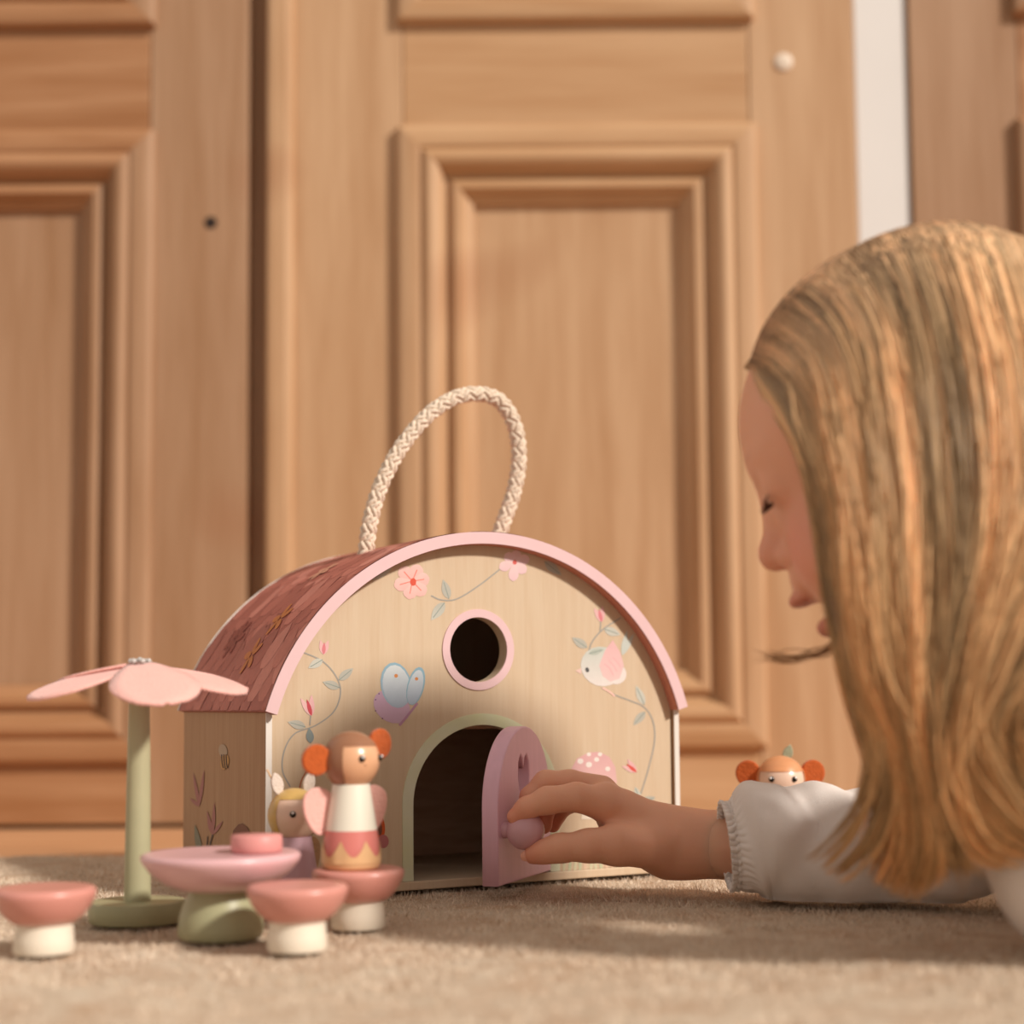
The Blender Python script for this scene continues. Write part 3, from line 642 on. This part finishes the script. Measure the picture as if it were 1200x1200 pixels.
doll((g[0] - .0008, .778, 0), -58, .97, 'blond doll in lilac dress with pointed felt ears beside the house corner', 'dress', LILAC, [(.22, GREENB, 'hem')], HAIR_BL, DSKIN_P, 'ear', FELT_WHITE, FELT_TAN, 30, hairline=.62, extra=antenna)
g = at(917, 1015, .95)
doll((g[0], .95, 0), -93, 1.09, 'doll with orange felt buns peeping out behind the white sleeve', 'dress_top', DRESSW, [(.5, SAGE2, 'skirt')], HAIR_WD, DSKIN_P, 'disc', FELT_ORANGE, FELT_SAGE, 34, hairline=.36,
     extra=lambda D, s, rad, HB_, HR, hz: felt('felt_leaf', [(.0030 * math.sin(math.pi * t) * g_, .011 * t) for g_, ts in ((1, np.linspace(0, 1, 9)), (-1, np.linspace(1, 0, 9)[1:-1])) for t in ts], .0014, FELT_SAGE, D, Matrix.Translation((-HR * .5, HR * .25, hz + HR * .72)) @ Matrix.Rotation(math.radians(80), 4, 'Z') @ Matrix.Rotation(math.radians(18), 4, 'Y')))

# ================================================================== CHILD
def surfnets(sdf, lo, hi, h):
    lo = np.asarray(lo, float); n = np.ceil((np.asarray(hi) - lo) / h).astype(int) + 1
    ax = [lo[i] + h * np.arange(n[i]) for i in range(3)]
    Fv = np.empty(n, np.float32); YY, ZZ = np.meshgrid(ax[1], ax[2], indexing='ij')
    for i in range(0, n[0], 24):
        xs = ax[0][i:i + 24]; P_ = np.empty((len(xs), n[1], n[2], 3), np.float32)
        P_[..., 0] = xs[:, None, None]; P_[..., 1] = YY; P_[..., 2] = ZZ
        Fv[i:i + 24] = sdf(P_.reshape(-1, 3)).reshape(len(xs), n[1], n[2])
    for a in range(3):
        s_ = [slice(None)] * 3
        for e in (0, -1): s_[a] = e; Fv[tuple(s_)] = np.maximum(Fv[tuple(s_)], h * .5)
    neg = Fv < 0
    cnt = np.zeros(n - 1, np.int8)
    for d in np.ndindex(2, 2, 2): cnt += neg[d[0]:n[0] - 1 + d[0], d[1]:n[1] - 1 + d[1], d[2]:n[2] - 1 + d[2]]
    act = (cnt > 0) & (cnt < 8); idx = np.argwhere(act); vid = np.full(n - 1, -1, np.int32); vid[act] = np.arange(len(idx))
    acc = np.zeros((len(idx), 3)); num = np.zeros(len(idx))
    cs = list(np.ndindex(2, 2, 2))
    val = {c: Fv[idx[:, 0] + c[0], idx[:, 1] + c[1], idx[:, 2] + c[2]].astype(float) for c in cs}
    for c in cs:
        for a in range(3):
            if c[a] == 0:
                e = list(c); e[a] = 1; e = tuple(e); va, vb = val[c], val[e]; mk = (va < 0) != (vb < 0)
                t = np.where(mk, va / np.where(mk, va - vb, 1), 0)
                p = np.tile(np.array(c, float), (len(idx), 1)); p[:, a] += t
                acc[mk] += p[mk]; num[mk] += 1
    V = lo + h * (idx + acc / num[:, None]); Q = []
    for a in range(3):
        b, c = (a + 1) % 3, (a + 2) % 3
        sl0 = [slice(1, -1)] * 3; sl1 = [slice(1, -1)] * 3; sl0[a] = slice(0, -1); sl1[a] = slice(1, None)
        A, B_ = neg[tuple(sl0)], neg[tuple(sl1)]; e = np.argwhere(A != B_); fl = A[A != B_]
        off = np.ones(3, int); off[a] = 0; e = e + off
        def cell(db, dc):
            q = e.copy(); q[:, b] -= db; q[:, c] -= dc; return vid[q[:, 0], q[:, 1], q[:, 2]]
        q = np.stack([cell(1, 1), cell(0, 1), cell(0, 0), cell(1, 0)], -1); q[~fl] = q[~fl][:, ::-1]; Q.append(q)
    return V, np.vstack(Q)
def smin(a, b, k): h_ = np.clip(.5 + .5 * (b - a) / k, 0, 1); return b + (a - b) * h_ - k * h_ * (1 - h_)
def smax(a, b, k): return -smin(-a, -b, k)
def sph(p, c, r): return np.linalg.norm(p - np.asarray(c, np.float32), axis=1) - r
def ell(p, c, r):
    q = (p - np.asarray(c, np.float32)); r = np.asarray(r, np.float32)
    k0 = np.linalg.norm(q / r, axis=1); k1 = np.linalg.norm(q / (r * r), axis=1) + 1e-9
    return k0 * (k0 - 1) / k1
def cone(p, a, b, r1, r2):
    a = np.asarray(a, np.float32); b = np.asarray(b, np.float32); ab = b - a
    t = np.clip((p - a) @ ab / (ab @ ab), 0, 1); return np.linalg.norm(p - a - t[:, None] * ab, axis=1) - (r1 + (r2 - r1) * t)
def chain(p, pts, k=.003):
    d = None
    for (a, ra), (b, rb) in zip(pts[:-1], pts[1:]):
        e = cone(p, a, b, ra, rb); d = e if d is None else smin(d, e, k)
    return d
# head frame
PSI, TH = math.radians(20), math.radians(20)
hf = np.array([-math.cos(PSI) * math.cos(TH), math.sin(PSI) * math.cos(TH), -math.sin(TH)])
hl = np.array([-math.sin(PSI), -math.cos(PSI), 0]); hu = np.cross(hf, hl); HRM = np.stack([hf, hl, hu], 1)
HS = .87
TIP = at(889.5, 656, .70); HC = TIP - HRM @ (HS * np.array([.0865, 0, -.027]))
hw = lambda x, y, z: HC + HRM @ (HS * np.array([x, y, z]))
CRC, CRR = np.array([-.016, 0, .024]), np.array([.084, .070, .070])
def head_local(p):
    d = ell(p, CRC, CRR)
    d = smin(d, ell(p, (.020, 0, -.036), (.050, .050, .056)), .03)
    d = smin(d, ell(p, (.030, 0, .018), (.0405, .050, .038)), .02)
    for s_ in (-1, 1):
        d = smin(d, sph(p, (.038, s_ * .030, -.043), .0275), .014)
        d = smin(d, ell(p, (.058, s_ * .020, .013), (.011, .018, .006)), .010)
        d = smax(d, -sph(p, (.082, s_ * .030, -.001), .0135), .010)
        d = smin(d, sph(p, (.0555, s_ * .029, -.001), .0125), .004)
        d = smin(d, ell(p, (-.008, s_ * .071, -.014), (.016, .007, .027)), .004)
    d = smin(d, cone(p, (.0665, 0, .006), (.0750, 0, -.023), .0050, .0068), .008)
    d = smin(d, sph(p, (.0778, 0, -.0275), .0087), .005)
    for s_ in (-1, 1): d = smin(d, sph(p, (.0700, s_ * .0085, -.0320), .0064), .004)
    d = smin(d, ell(p, (.0665, 0, -.046), (.0095, .016, .0110)), .006)
    d = smin(d, ell(p, (.0735, 0, -.0535), (.0070, .013, .0046)), .003)
    d = smin(d, sph(p, (.049, 0, -.086), .0160), .012)
    d = smin(d, ell(p, (.0640, 0, -.0705), (.0084, .013, .0062)), .004)
    d = smax(d, -ell(p, (.0765, 0, -.0622), (.0185, .0165, .0048)), .003)
    for s_ in (-1, 1): d = smax(d, -sph(p, (.0745, s_ * .0045, -.0375), .0024), .002)
    return d
NECK0 = hw(-.035, 0, -.055); CH = np.array([.278, .660, .084])
RSH, REL = np.array([.290, .775, .066]), np.array([.205, .797, .030])
LSH, LEL = np.array([.280, .590, .108]), np.array([.228, .645, .036])
def body_sdf(p):
    p = p.astype(np.float32); d = HS * head_local((p - HC.astype(np.float32)) @ HRM.astype(np.float32) / np.float32(HS))
    d = smin(d, cone(p, NECK0, CH, .030, .034), .02)
    d = smin(d, cone(p, (.225, .645, .062), CH, .028, .04), .02)
    return d
Vh, Qh = surfnets(body_sdf, HC + np.array([-.115, -.105, -.125]), HC + np.array([.15, .105, .125]), .00155)
# right hand: joints as photo position + depth
KY = float(KC[1])
J = lambda x, y, dY: at(x, y, KY + dY)
px = KY / F_PX
FING = [
    [(J(706, 942, .004), 20 * px), (J(676, 934, -.001), 16.5 * px), (J(641, 938, -.003), 15.5 * px), (J(617, 947, -.004), 12.5 * px), (J(604, 957, -.003), 10.0 * px)],      # index
    [(J(704, 928, .018), 20 * px), (J(668, 918, .015), 15.5 * px), (J(640, 918, .014), 15.0 * px), (J(622, 934, .013), 12.5 * px), (J(617, 953, .011), 10.5 * px)],           # middle
    [(J(704, 936, .031), 18 * px), (J(670, 928, .029), 14.5 * px), (J(647, 934, .028), 14.0 * px), (J(637, 952, .025), 12 * px), (J(637, 967, .022), 10.5 * px)],              # ring
    [(J(712, 946, .041), 15 * px), (J(684, 938, .040), 12.5 * px), (J(663, 942, .039), 12.0 * px), (J(652, 955, .036), 10.5 * px), (J(648, 967, .033), 9 * px)],               # little
]
THUMB = [(J(768, 992, .004), 27 * px), (J(722, 990, -.005), 23 * px), (J(690, 991, -.008), 18.0 * px), (J(655, 994, -.008), 15.5 * px), (J(638, 998, -.006), 12.5 * px), (J(625, 1001.5, -.004), 11.0 * px)]
def hand_sdf(p):
    p = p.astype(np.float32)
    pal = cone(p, J(790, 988, .016), J(730, 958, .014), 37 * px, 30 * px)
    pal = smin(pal, cone(p, J(764, 982, .022), J(710, 938, .008), 31 * px, 21 * px), .006)
    pal = smin(pal, cone(p, J(764, 984, .026), J(712, 940, .030), 28 * px, 20 * px), .008)
    pal = smin(pal, cone(p, J(790, 989, .014), J(905, 990, .004), 37.5 * px, 44 * px), .012)
    fg = None
    for c in FING:
        e = chain(p, c, .0025); fg = e if fg is None else smin(fg, e, .0010)
    d = smin(pal, fg, .0045); d = smin(d, chain(p, THUMB, .004), .0050)
    # crease at the wrist
    return d
lo_, hi_ = at(585, 1045, KY - .03), at(905, 890, KY + .0)
Vw, Qw = surfnets(hand_sdf, (lo_[0], KY - .036, lo_[2]), (hi_[0], KY + .064, hi_[2] + .004), .00095)
def rest_sdf(p):
    p = p.astype(np.float32); Wc = at(850, 991, KY + .006)
    d = cone(p, Wc, REL, .017, .024); d = smin(d, cone(p, REL, RSH, .024, .032), .01)
    d = smin(d, cone(p, RSH, CH, .032, .04), .03); d = smin(d, cone(p, LSH, CH, .032, .04), .03); d = smin(d, cone(p, LSH, LEL, .030, .024), .01)
    d = smin(d, cone(p, LEL, (.36, .56, .03), .024, .018), .01)
    d = smin(d, cone(p, CH, (.50, .69, .075), .060, .070), .03); d = smin(d, cone(p, (.5, .69, .075), (.62, .69, .07), .07, .075), .02)
    return d
Vr, Qr = surfnets(rest_sdf, (.07, .48, .0), (.70, .86, .19), .005)
def skincol(V, kind):
    c = np.tile(np.array(lin((226, 168, 138))), (len(V), 1))
    if kind == 'head':
        q = (V - HC) @ HRM / HS
        def spot(ctr, r, col, k):
            nonlocal c
            w_ = np.exp(-(((q - np.array(ctr)) / np.array(r)) ** 2).sum(1))[:, None] * k; c = c * (1 - w_) + np.array(lin(col)) * w_
        for s_ in (-1, 1): spot((.055, s_ * .036, -.036), (.03, .02, .02), (220, 132, 112), .75)
        spot((.0785, 0, -.027), (.01, .011, .01), (216, 136, 112), .5)
        spot((.0745, 0, -.0545), (.012, .014, .0045), (186, 88, 78), .85); spot((.067, 0, -.070), (.012, .013, .0060), (180, 78, 70), .95)
        spot((.053, 0, -.062), (.012, .014, .004), (110, 44, 40), .9)
        for s_ in (-1, 1): spot((.070, s_ * .022, .017), (.012, .013, .0022), (176, 122, 88), .35)
    if kind == 'hand':
        for ch in FING + [THUMB]:
            w_ = np.exp(-(np.linalg.norm(V - np.asarray(ch[-1][0]), axis=1) / .009) ** 2)[:, None] * .55; c = c * (1 - w_) + np.array(lin((218, 124, 100))) * w_
    return c
allV = np.vstack([Vh, Vw, Vr]); allQ = np.vstack([Qh, Qw + len(Vh), Qr + len(Vh) + len(Vw)])
cols = np.vstack([skincol(Vh, 'head'), skincol(Vw, 'hand'), skincol(Vr, '')])
child = tag(empty('person', (.30, .68, 0)), 'long-haired blond child in white blouse lying on the rug, pinching a pink door knob', 'person')
OFF = np.array([.30, .68, 0])
npmesh('body', allV - OFF, allQ, SKIN, child, True, cols)
# finger nails, lashes
def nail(ctr, d_along, d_norm, l, w):
    a = np.array(d_along) / np.linalg.norm(d_along); nn = np.array(d_norm) / np.linalg.norm(d_norm); b = np.cross(nn, a); V, Fc = [], []
    for i in range(6):
        for j in range(5):
            u_, v_ = (i / 5 - .5) * 2, (j / 4 - .5) * 2; e = math.sqrt(max(0, 1 - .55 * u_ ** 4))
            V.append(np.array(ctr) + a * u_ * l + b * v_ * w * e - nn * (.35 * v_ * v_ + .12 * u_ * u_) * w - OFF)
    for i in range(5):
        for j in range(4): Fc.append((i * 5 + j, i * 5 + j + 1, i * 5 + j + 6, i * 5 + j + 5))
    return mesh('finger_nail', V, Fc, NAILM, child, True)
NAILM = mat('nail', (226, 160, 136), .28, .5, sss=.1)
nail(J(617.5, 1002.5, -.0040 - 6 * px), J(616, 1003, -.004) - J(640, 998, -.006), np.array([-.55, -.75, .05]), .0036, .0030)
for s_ in (1, -1):
    V, Fc = [], []
    for k in range(26):
        t = k / 25; yy = s_ * (.019 + .019 * t); zz = -.0055 - .0025 * math.sin(math.pi * t); ang = (yy - s_ * .029) / .0128
        xx = .0555 + .0127 * math.cos(ang * .9); b0 = np.array([xx - .0004, yy, zz]); ln2 = .0062 * (.7 + .4 * math.sin(math.pi * min(1, t * 1.1)))
        e1 = b0 + np.array([ln2 * .8, (yy - s_ * .029) * .35, -ln2 * .45]); e0 = (b0 + e1) / 2 + np.array([0, 0, -.0008])
        i = len(V); wv_ = np.array([0, .00028, .00012])
        for q, ww in ((b0, 1.3), (e0, .9), (e1, .2)): V += [hw(*(q - wv_ * ww)) - OFF, hw(*(q + wv_ * ww)) - OFF]
        Fc += [(i, i + 1, i + 3, i + 2), (i + 2, i + 3, i + 5, i + 4)]
    i = len(V)
    for k in range(15):
        t = k / 14; yy = s_ * (.018 + .021 * t); ang = (yy - s_ * .029) / .0128; xx = .0555 + .0129 * math.cos(ang * .9); zz = -.0055 - .0025 * math.sin(math.pi * t)
        V += [hw(xx, yy, zz - .0006) - OFF, hw(xx, yy, zz + .0006) - OFF]
    Fc += [(i + 2 * k, i + 2 * k + 1, i + 2 * k + 3, i + 2 * k + 2) for k in range(14)]
    mesh('eyelashes', V, Fc, LASH, child)

# ---- hair
GU = [  # near side, from the face to the back: (photo x, photo y, depth)
    [(866, 428, .668), (890, 434, .648), (926, 472, .622), (954, 532, .605), (970, 605, .598), (981, 680, .596), (995, 760, .598), (1014, 830, .606), (1034, 895, .620), (1036, 955, .634), (1018, 1005, .648)],
    [(868, 405, .670), (904, 422, .640), (948, 472, .614), (974, 555, .598), (985, 650, .590), (1000, 740, .590), (1024, 820, .596), (1048, 890, .608), (1056, 950, .622), (1048, 1000, .636), (1030, 1036, .648)],
    [(898, 358, .672), (940, 385, .634), (978, 450, .607), (998, 550, .592), (1012, 660, .584), (1024, 760, .584), (1046, 840, .590), (1066, 910, .602), (1074, 965, .618), (1068, 1015, .634), (1050, 1050, .646)],
    [(955, 322, .674), (990, 345, .632), (1025, 420, .603), (1043, 540, .588), (1050, 660, .580), (1058, 770, .580), (1070, 850, .586), (1080, 920, .598), (1088, 975, .612), (1086, 1020, .630), (1070, 1062, .646)],
    [(1015, 288, .676), (1050, 310, .632), (1082, 390, .601), (1098, 520, .586), (1104, 650, .578), (1100, 770, .576), (1096, 860, .582), (1100, 930, .594), (1106, 985, .608), (1102, 1020, .624), (1092, 1046, .640)],
    [(1070, 268, .678), (1105, 290, .634), (1140, 370, .602), (1160, 500, .586), (1158, 630, .577), (1135, 750, .574), (1115, 850, .579), (1114, 925, .590), (1132, 980, .602), (1165, 1010, .612), (1200, 1020, .62)],
    [(1125, 262, .680), (1165, 285, .636), (1200, 365, .604), (1222, 490, .588), (1215, 610, .577), (1180, 720, .572), (1150, 810, .574), (1142, 880, .582), (1168, 945, .590), (1210, 985, .60), (1260, 1000, .61)],
    [(1180, 266, .682), (1225, 290, .640), (1270, 370, .608), (1295, 500, .590), (1285, 630, .578), (1240, 730, .570), (1195, 800, .569), (1172, 860, .574), (1195, 930, .582), (1250, 970, .59), (1310, 985, .60)],
    [(1240, 282, .684), (1290, 310, .646), (1335, 390, .614), (1360, 520, .594), (1350, 650, .580), (1300, 750, .570), (1250, 810, .567), (1225, 865, .570), (1245, 920, .578), (1300, 950, .586), (1360, 965, .595)],
]
FARG = [
    [(955, 322, .680), (960, 350, .706), (975, 420, .728), (988, 520, .738), (994, 620, .740), (1000, 700, .738), (1008, 770, .735), (1020, 830, .735)],
    [(1060, 272, .682), (1062, 305, .716), (1070, 400, .742), (1076, 520, .750), (1078, 640, .750), (1078, 740, .748), (1080, 800, .745), (1085, 850, .742)],
    [(1200, 272, .684), (1215, 310, .722), (1235, 400, .745), (1240, 500, .752), (1236, 580, .752), (1228, 640, .750), (1222, 690, .748), (1218, 720, .745)],
]
WISP = [
    [(972, 700, .600), (985, 760, .600), (1004, 815, .604), (1016, 860, .612), (1012, 905, .622), (996, 950, .632), (965, 990, .642), (945, 1008, .650)],
    [(984, 700, .596), (1000, 760, .596), (1022, 825, .600), (1034, 880, .610), (1030, 930, .622), (1012, 975, .634), (985, 1008, .644), (965, 1022, .650)],
    [(1000, 700, .592), (1018, 770, .592), (1044, 840, .598), (1056, 900, .608), (1052, 950, .620), (1034, 995, .634), (1008, 1024, .645), (990, 1036, .650)],
]
NP_ = 22
def guides(g): return np.array([catmull([at(*q) for q in gg], NP_) for gg in g])
def strands(G, n, depth, seed, rad=(.00034, .00060), nclump=230, clump=.72, jit=.0012, pw=.80, head=True):
    r = np.random.default_rng(seed); ng = len(G); t = np.linspace(0, 1, NP_)
    def curve(s_):
        i = np.clip(s_.astype(int), 0, ng - 2); f = (s_ - i)[:, None, None]; return G[i] * (1 - f) + G[i + 1] * f
    cs_ = (r.uniform(0, ng - 1.001, nclump)); cdp = r.random(nclump)
    s_ = (ng - 1.001) * r.random(n) ** pw; dp = r.random(n) ** 1.3
    near = np.argmin(np.abs(s_[:, None] - cs_[None]) * 1.0 + .8 * np.abs(dp[:, None] - cdp[None]) / 4 * 1.0 + .05 * r.random((n, nclump)), axis=1)
    w_ = clump * np.clip(t * 1.6, 0, 1)[None, :, None] * r.uniform(.5, 1.1, n)[:, None, None]; w_ = np.clip(w_, 0, .94)
    P_ = curve(s_) * (1 - w_) + curve(cs_[near]) * w_
    dd = dp[:, None] * (1 - .6 * w_[..., 0]) + cdp[near][:, None] * .6 * w_[..., 0]
    P_[..., 1] += dd * depth * np.clip(t * 5, .12, 1)[None]
    ph = r.uniform(0, 6.28, (nclump, 3)); fr = r.uniform(.5, 1.3, (nclump, 3)); am = r.uniform(.2, 1, (nclump, 3)) * np.array([.0026, .0026, .001])
    P_ += (np.sin(2 * math.pi * fr[near][:, None] * t[None, :, None] + ph[near][:, None]) * am[near][:, None]) * (t ** 1.2)[None, :, None]
    ph = r.uniform(0, 6.28, (n, 3)); fr = r.uniform(.6, 2.0, (n, 3))
    P_ += np.sin(2 * math.pi * fr[:, None] * t[None, :, None] + ph[:, None]) * (jit * r.random((n, 1, 1)) ** 2) * np.clip(t * 2, .15, 1)[None, :, None]
    # lie on the skull near the root, never inside it
    t_ = t if head else t * 0 + .9
    q = (P_ - HC) @ HRM / HS - CRC; k_ = np.linalg.norm(q / (CRR + .001), axis=2)[..., None]; off = 1 + (.030 + .05 * (1 - np.clip(dp, 0, 1)) * np.clip(t[None].T * 6, 0, 1))[..., None].transpose(1, 0, 2)
    surf = q / k_ * off; w2 = np.clip(1 - (t_ - .05) / .17, 0, 1)[None, :, None]; q2 = q * (1 - w2) + surf * w2; k2 = np.linalg.norm(q2 / (CRR + .001), axis=2)[..., None]; q2 = np.where(k2 < 1.03, q2 / k2 * 1.03, q2)
    P_ = HC + (q2 + CRC) * HS @ HRM.T
    # trim length
    L_ = 1 - .62 * r.random(n) ** 1.4; idx = L_[:, None] * t[None] * (NP_ - 1); i0 = np.clip(idx.astype(int), 0, NP_ - 2); f = (idx - i0)[..., None]
    ar = np.arange(n)[:, None]; P_ = P_[ar, i0] * (1 - f) + P_[ar, i0 + 1] * f
    P_[..., 2] = np.maximum(P_[..., 2], .003)
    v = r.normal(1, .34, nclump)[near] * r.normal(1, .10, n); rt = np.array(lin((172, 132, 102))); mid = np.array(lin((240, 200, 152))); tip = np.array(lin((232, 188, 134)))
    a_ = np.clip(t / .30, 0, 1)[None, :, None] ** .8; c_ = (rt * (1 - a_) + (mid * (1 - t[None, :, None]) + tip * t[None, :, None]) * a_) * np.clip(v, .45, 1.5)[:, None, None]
    return P_, r.uniform(rad[0], rad[1], n), np.repeat(c_.reshape(-1, 3), 3, 0)
def tubes(P_, rad):
    n, m_ = P_.shape[:2]; T_ = np.gradient(P_, axis=1); T_ /= np.linalg.norm(T_, axis=2, keepdims=True) + 1e-9
    A = np.cross(T_, np.array([0.31, .9, .28])); A /= np.linalg.norm(A, axis=2, keepdims=True) + 1e-9; B_ = np.cross(T_, A)
    tp = (np.minimum(1, 5 * (1 - np.linspace(0, 1, m_))) * .85 + .15)[None, :] * rad[:, None]
    V = np.stack([P_ + tp[..., None] * (A * math.cos(a) + B_ * math.sin(a)) for a in (0, 2.094, 4.189)], 2).reshape(-1, 3)
    base = (np.arange(n)[:, None] * m_ + np.arange(m_ - 1)[None]).reshape(-1) * 3; Q = []
    for k in range(3): k2 = (k + 1) % 3; Q.append(np.stack([base + k, base + k2, base + 3 + k2, base + 3 + k], -1))
    return V, np.vstack(Q)
GN = guides(GU); GF = guides(FARG)
P1, r1, c1_ = strands(GN, 8200, .034, 3); P2, r2, c2_ = strands(GF, 1100, -.02, 5, nclump=30)
P3, r3, c3_ = strands(GN, 420, .0, 9, rad=(.00022, .0004), nclump=60, clump=.25, jit=.009)
P5, r5, c5_ = strands(guides(WISP), 300, .006, 21, nclump=14, clump=.9, head=False)
P1 = np.vstack([P1, P5]); r1 = np.r_[r1, r5]; c1_ = np.vstack([c1_, c5_ * .95])
V1, Q1 = tubes(P1, r1); V2, Q2 = tubes(P2, r2); V3, Q3 = tubes(P3, r3)
# wisps blown forward under the chin
Pw = []
rw = np.random.default_rng(4)
for k in range(18):
    o_ = rw.normal(0, 1, (5, 2)) * np.array([[2, 4], [3, 4], [4, 4], [5, 4], [7, 5]])
    Pw.append(catmull([at(x + a, y + b, yy) for (x, y, yy), (a, b) in zip([(1005, 715, .69), (975, 755, .685), (950, 766, .68), (925, 772, .68), (892, 769, .68)], o_)], NP_))
V4, Q4 = tubes(np.array(Pw), rw.uniform(.00015, .0003, 18))
VA = np.vstack([V1, V2, V3, V4]); QA = np.vstack([Q1, Q2 + len(V1), Q3 + len(V1) + len(V2), Q4 + len(V1) + len(V2) + len(V3)])
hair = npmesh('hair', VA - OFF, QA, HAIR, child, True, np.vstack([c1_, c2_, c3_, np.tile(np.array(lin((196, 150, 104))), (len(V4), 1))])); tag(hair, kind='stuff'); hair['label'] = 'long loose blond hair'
# scalp layer under the strands
bm = bmesh.new(); bmesh.ops.create_uvsphere(bm, u_segments=64, v_segments=40, radius=1)
bmesh.ops.delete(bm, geom=[v for v in bm.verts if (v.co.x > .55 and v.co.z < .62) or (v.co.x > .1 and v.co.z < -.1) or v.co.z < -.75], context='VERTS')
for v in bm.verts: q = hw(*(CRC + np.array(v.co[:]) * (CRR + .0022))); v.co = Vector(q - OFF)
for f in bm.faces: f.smooth = True
me = bpy.data.meshes.new('scalp_hair'); bm.to_mesh(me); bm.free(); me.materials.append(HAIR_IN); link(bpy.data.objects.new('scalp_hair', me), hair)
# inner curtain of hair so that the mass is not see-through
sh = GN[1:, 1:18].copy(); sh[..., 1] += .030
nu, nv = sh.shape[:2]; fine = np.array([catmull(sh[:, j], 60) for j in range(nv)]).transpose(1, 0, 2)
fine[..., 1] += .0025 * np.sin(np.arange(60) * 1.9)[:, None] * np.linspace(.2, 1, nv)[None]
bk = fine.copy(); bk[..., 1] += .004; V = np.vstack([fine.reshape(-1, 3), bk.reshape(-1, 3)]); I = np.arange(60 * nv).reshape(60, nv)
q1 = np.stack([I[:-1, :-1], I[1:, :-1], I[1:, 1:], I[:-1, 1:]], -1).reshape(-1, 4); q2 = q1[:, ::-1] + 60 * nv
npmesh('inner_hair', V - OFF, np.vstack([q1, q2]), HAIR_IN, hair, True)

# ---- blouse
def sleeve():
    ctr = catmull([at(849, 992, .812), at(868, 990, .812), at(905, 985, .81), at(960, 991, .806), at(1030, 994, .80), at(1100, 985, .792), at(1175, 955, .785), at(1260, 915, .778)], 150)
    nt = len(ctr); s_ = np.linspace(0, 1, nt); na = 300; a = np.arange(na) * 2 * math.pi / na
    T_ = np.gradient(ctr, axis=0); T_ /= np.linalg.norm(T_, axis=1)[:, None]; B_ = np.cross(T_, [0, 0, 1.0]); B_ /= np.linalg.norm(B_, axis=1)[:, None]; U_ = np.cross(B_, T_)
    cx = np.interp(s_, [0, .05, .10, .16, .24, .30, .43, .57, .75, 1], [.0212, .0200, .0202, .0232, .0280, .0286, .0264, .0258, .029, .038])
    S, A = np.meshgrid(s_, a, indexing='ij'); R_ = np.repeat(cx[:, None], na, 1)
    g = np.clip(1 - np.abs(S - .05) / .15, 0, 1) ** .7
    R_ = R_ + .0010 * g * np.sin(40 * A + 1.6 * np.sin(S * 40 + 3 * A)) + .0006 * g * np.sin(23 * A + 1.3) + .0007 * np.exp(-((S - .075) / .012) ** 2)
    puff = np.clip((S - .12) / .1, 0, 1)
    ws = RNG.uniform(0, 6.28, 12)
    for k, (fa_, fs_, am) in enumerate([(2, 14, .0015), (3, 26, .0010), (3, -18, .0010), (2, 40, .0007)]):
        w = np.sin(fa_ * A + fs_ * S + ws[k] + .8 * np.sin(A + 9 * S + ws[k + 3])); R_ = R_ + puff * am * (.5 + w - .5 * w * w)
    # the long diagonal folds
    for a0, sl_, s0, am, wd in [(2.6, 7.0, .25, .0036, .18), (3.6, -6, .34, .0034, .20), (2.9, 5, .44, .003, .20), (3.3, -8, .22, .0024, .16), (4.2, 6, .36, .003, .18)]:
        dv = (A - a0 - sl_ * (S - s0) + math.pi) % (2 * math.pi) - math.pi; R_ = R_ + am * np.exp(-(dv / wd) ** 2) * np.exp(-((S - s0) / .10) ** 2)
    V = ctr[:, None] + R_[..., None] * (B_[:, None] * np.cos(A)[..., None] + U_[:, None] * np.sin(A)[..., None])
    V[..., 2] = np.where(V[..., 2] < .004, .002 + .25 * np.clip(V[..., 2] - .0, -.008, .004), V[..., 2]); V = V.reshape(-1, 3)
    I = np.arange(nt * na).reshape(nt, na); J_ = np.roll(I, -1, 1)
    return V, np.stack([I[:-1], J_[:-1], J_[1:], I[1:]], -1).reshape(-1, 4)
V, Q = sleeve(); slv = npmesh('blouse_sleeve', V - OFF, Q, LINEN, child, True); md = slv.modifiers.new('thick', 'SOLIDIFY'); md.thickness = .0008; md.offset = -1
def blouse_sdf(p):
    p = p.astype(np.float32)
    d = cone(p, (.285, .672, .092), (.50, .69, .078), .066, .078); d = smin(d, cone(p, (.5, .69, .078), (.63, .69, .074), .078, .08), .02)
    d = smin(d, cone(p, RSH, (.31, .74, .075), .038, .046), .03); d = smin(d, cone(p, LSH, (.30, .63, .09), .040, .05), .03)
    d = smin(d, cone(p, LSH, LEL, .040, .036), .02); d = smin(d, cone(p, LEL, (.35, .565, .032), .036, .028), .02)
    x, y, z = p[:, 0], p[:, 1], p[:, 2]
    d = d + .0016 * np.sin(70 * x + 50 * z + 2 * np.sin(60 * y)) + .0012 * np.sin(110 * y - 60 * z + 3 * np.sin(50 * x))
    nk = cone(p, NECK0, np.array([.262, .660, .080]), .040, .040); d = smax(d, -nk, .004)
    return np.maximum(d, .002 - z)
Vb, Qb = surfnets(blouse_sdf, (.17, .47, -.004), (.72, .87, .20), .004)
npmesh('blouse', Vb - OFF, Qb, LINEN, child, True)
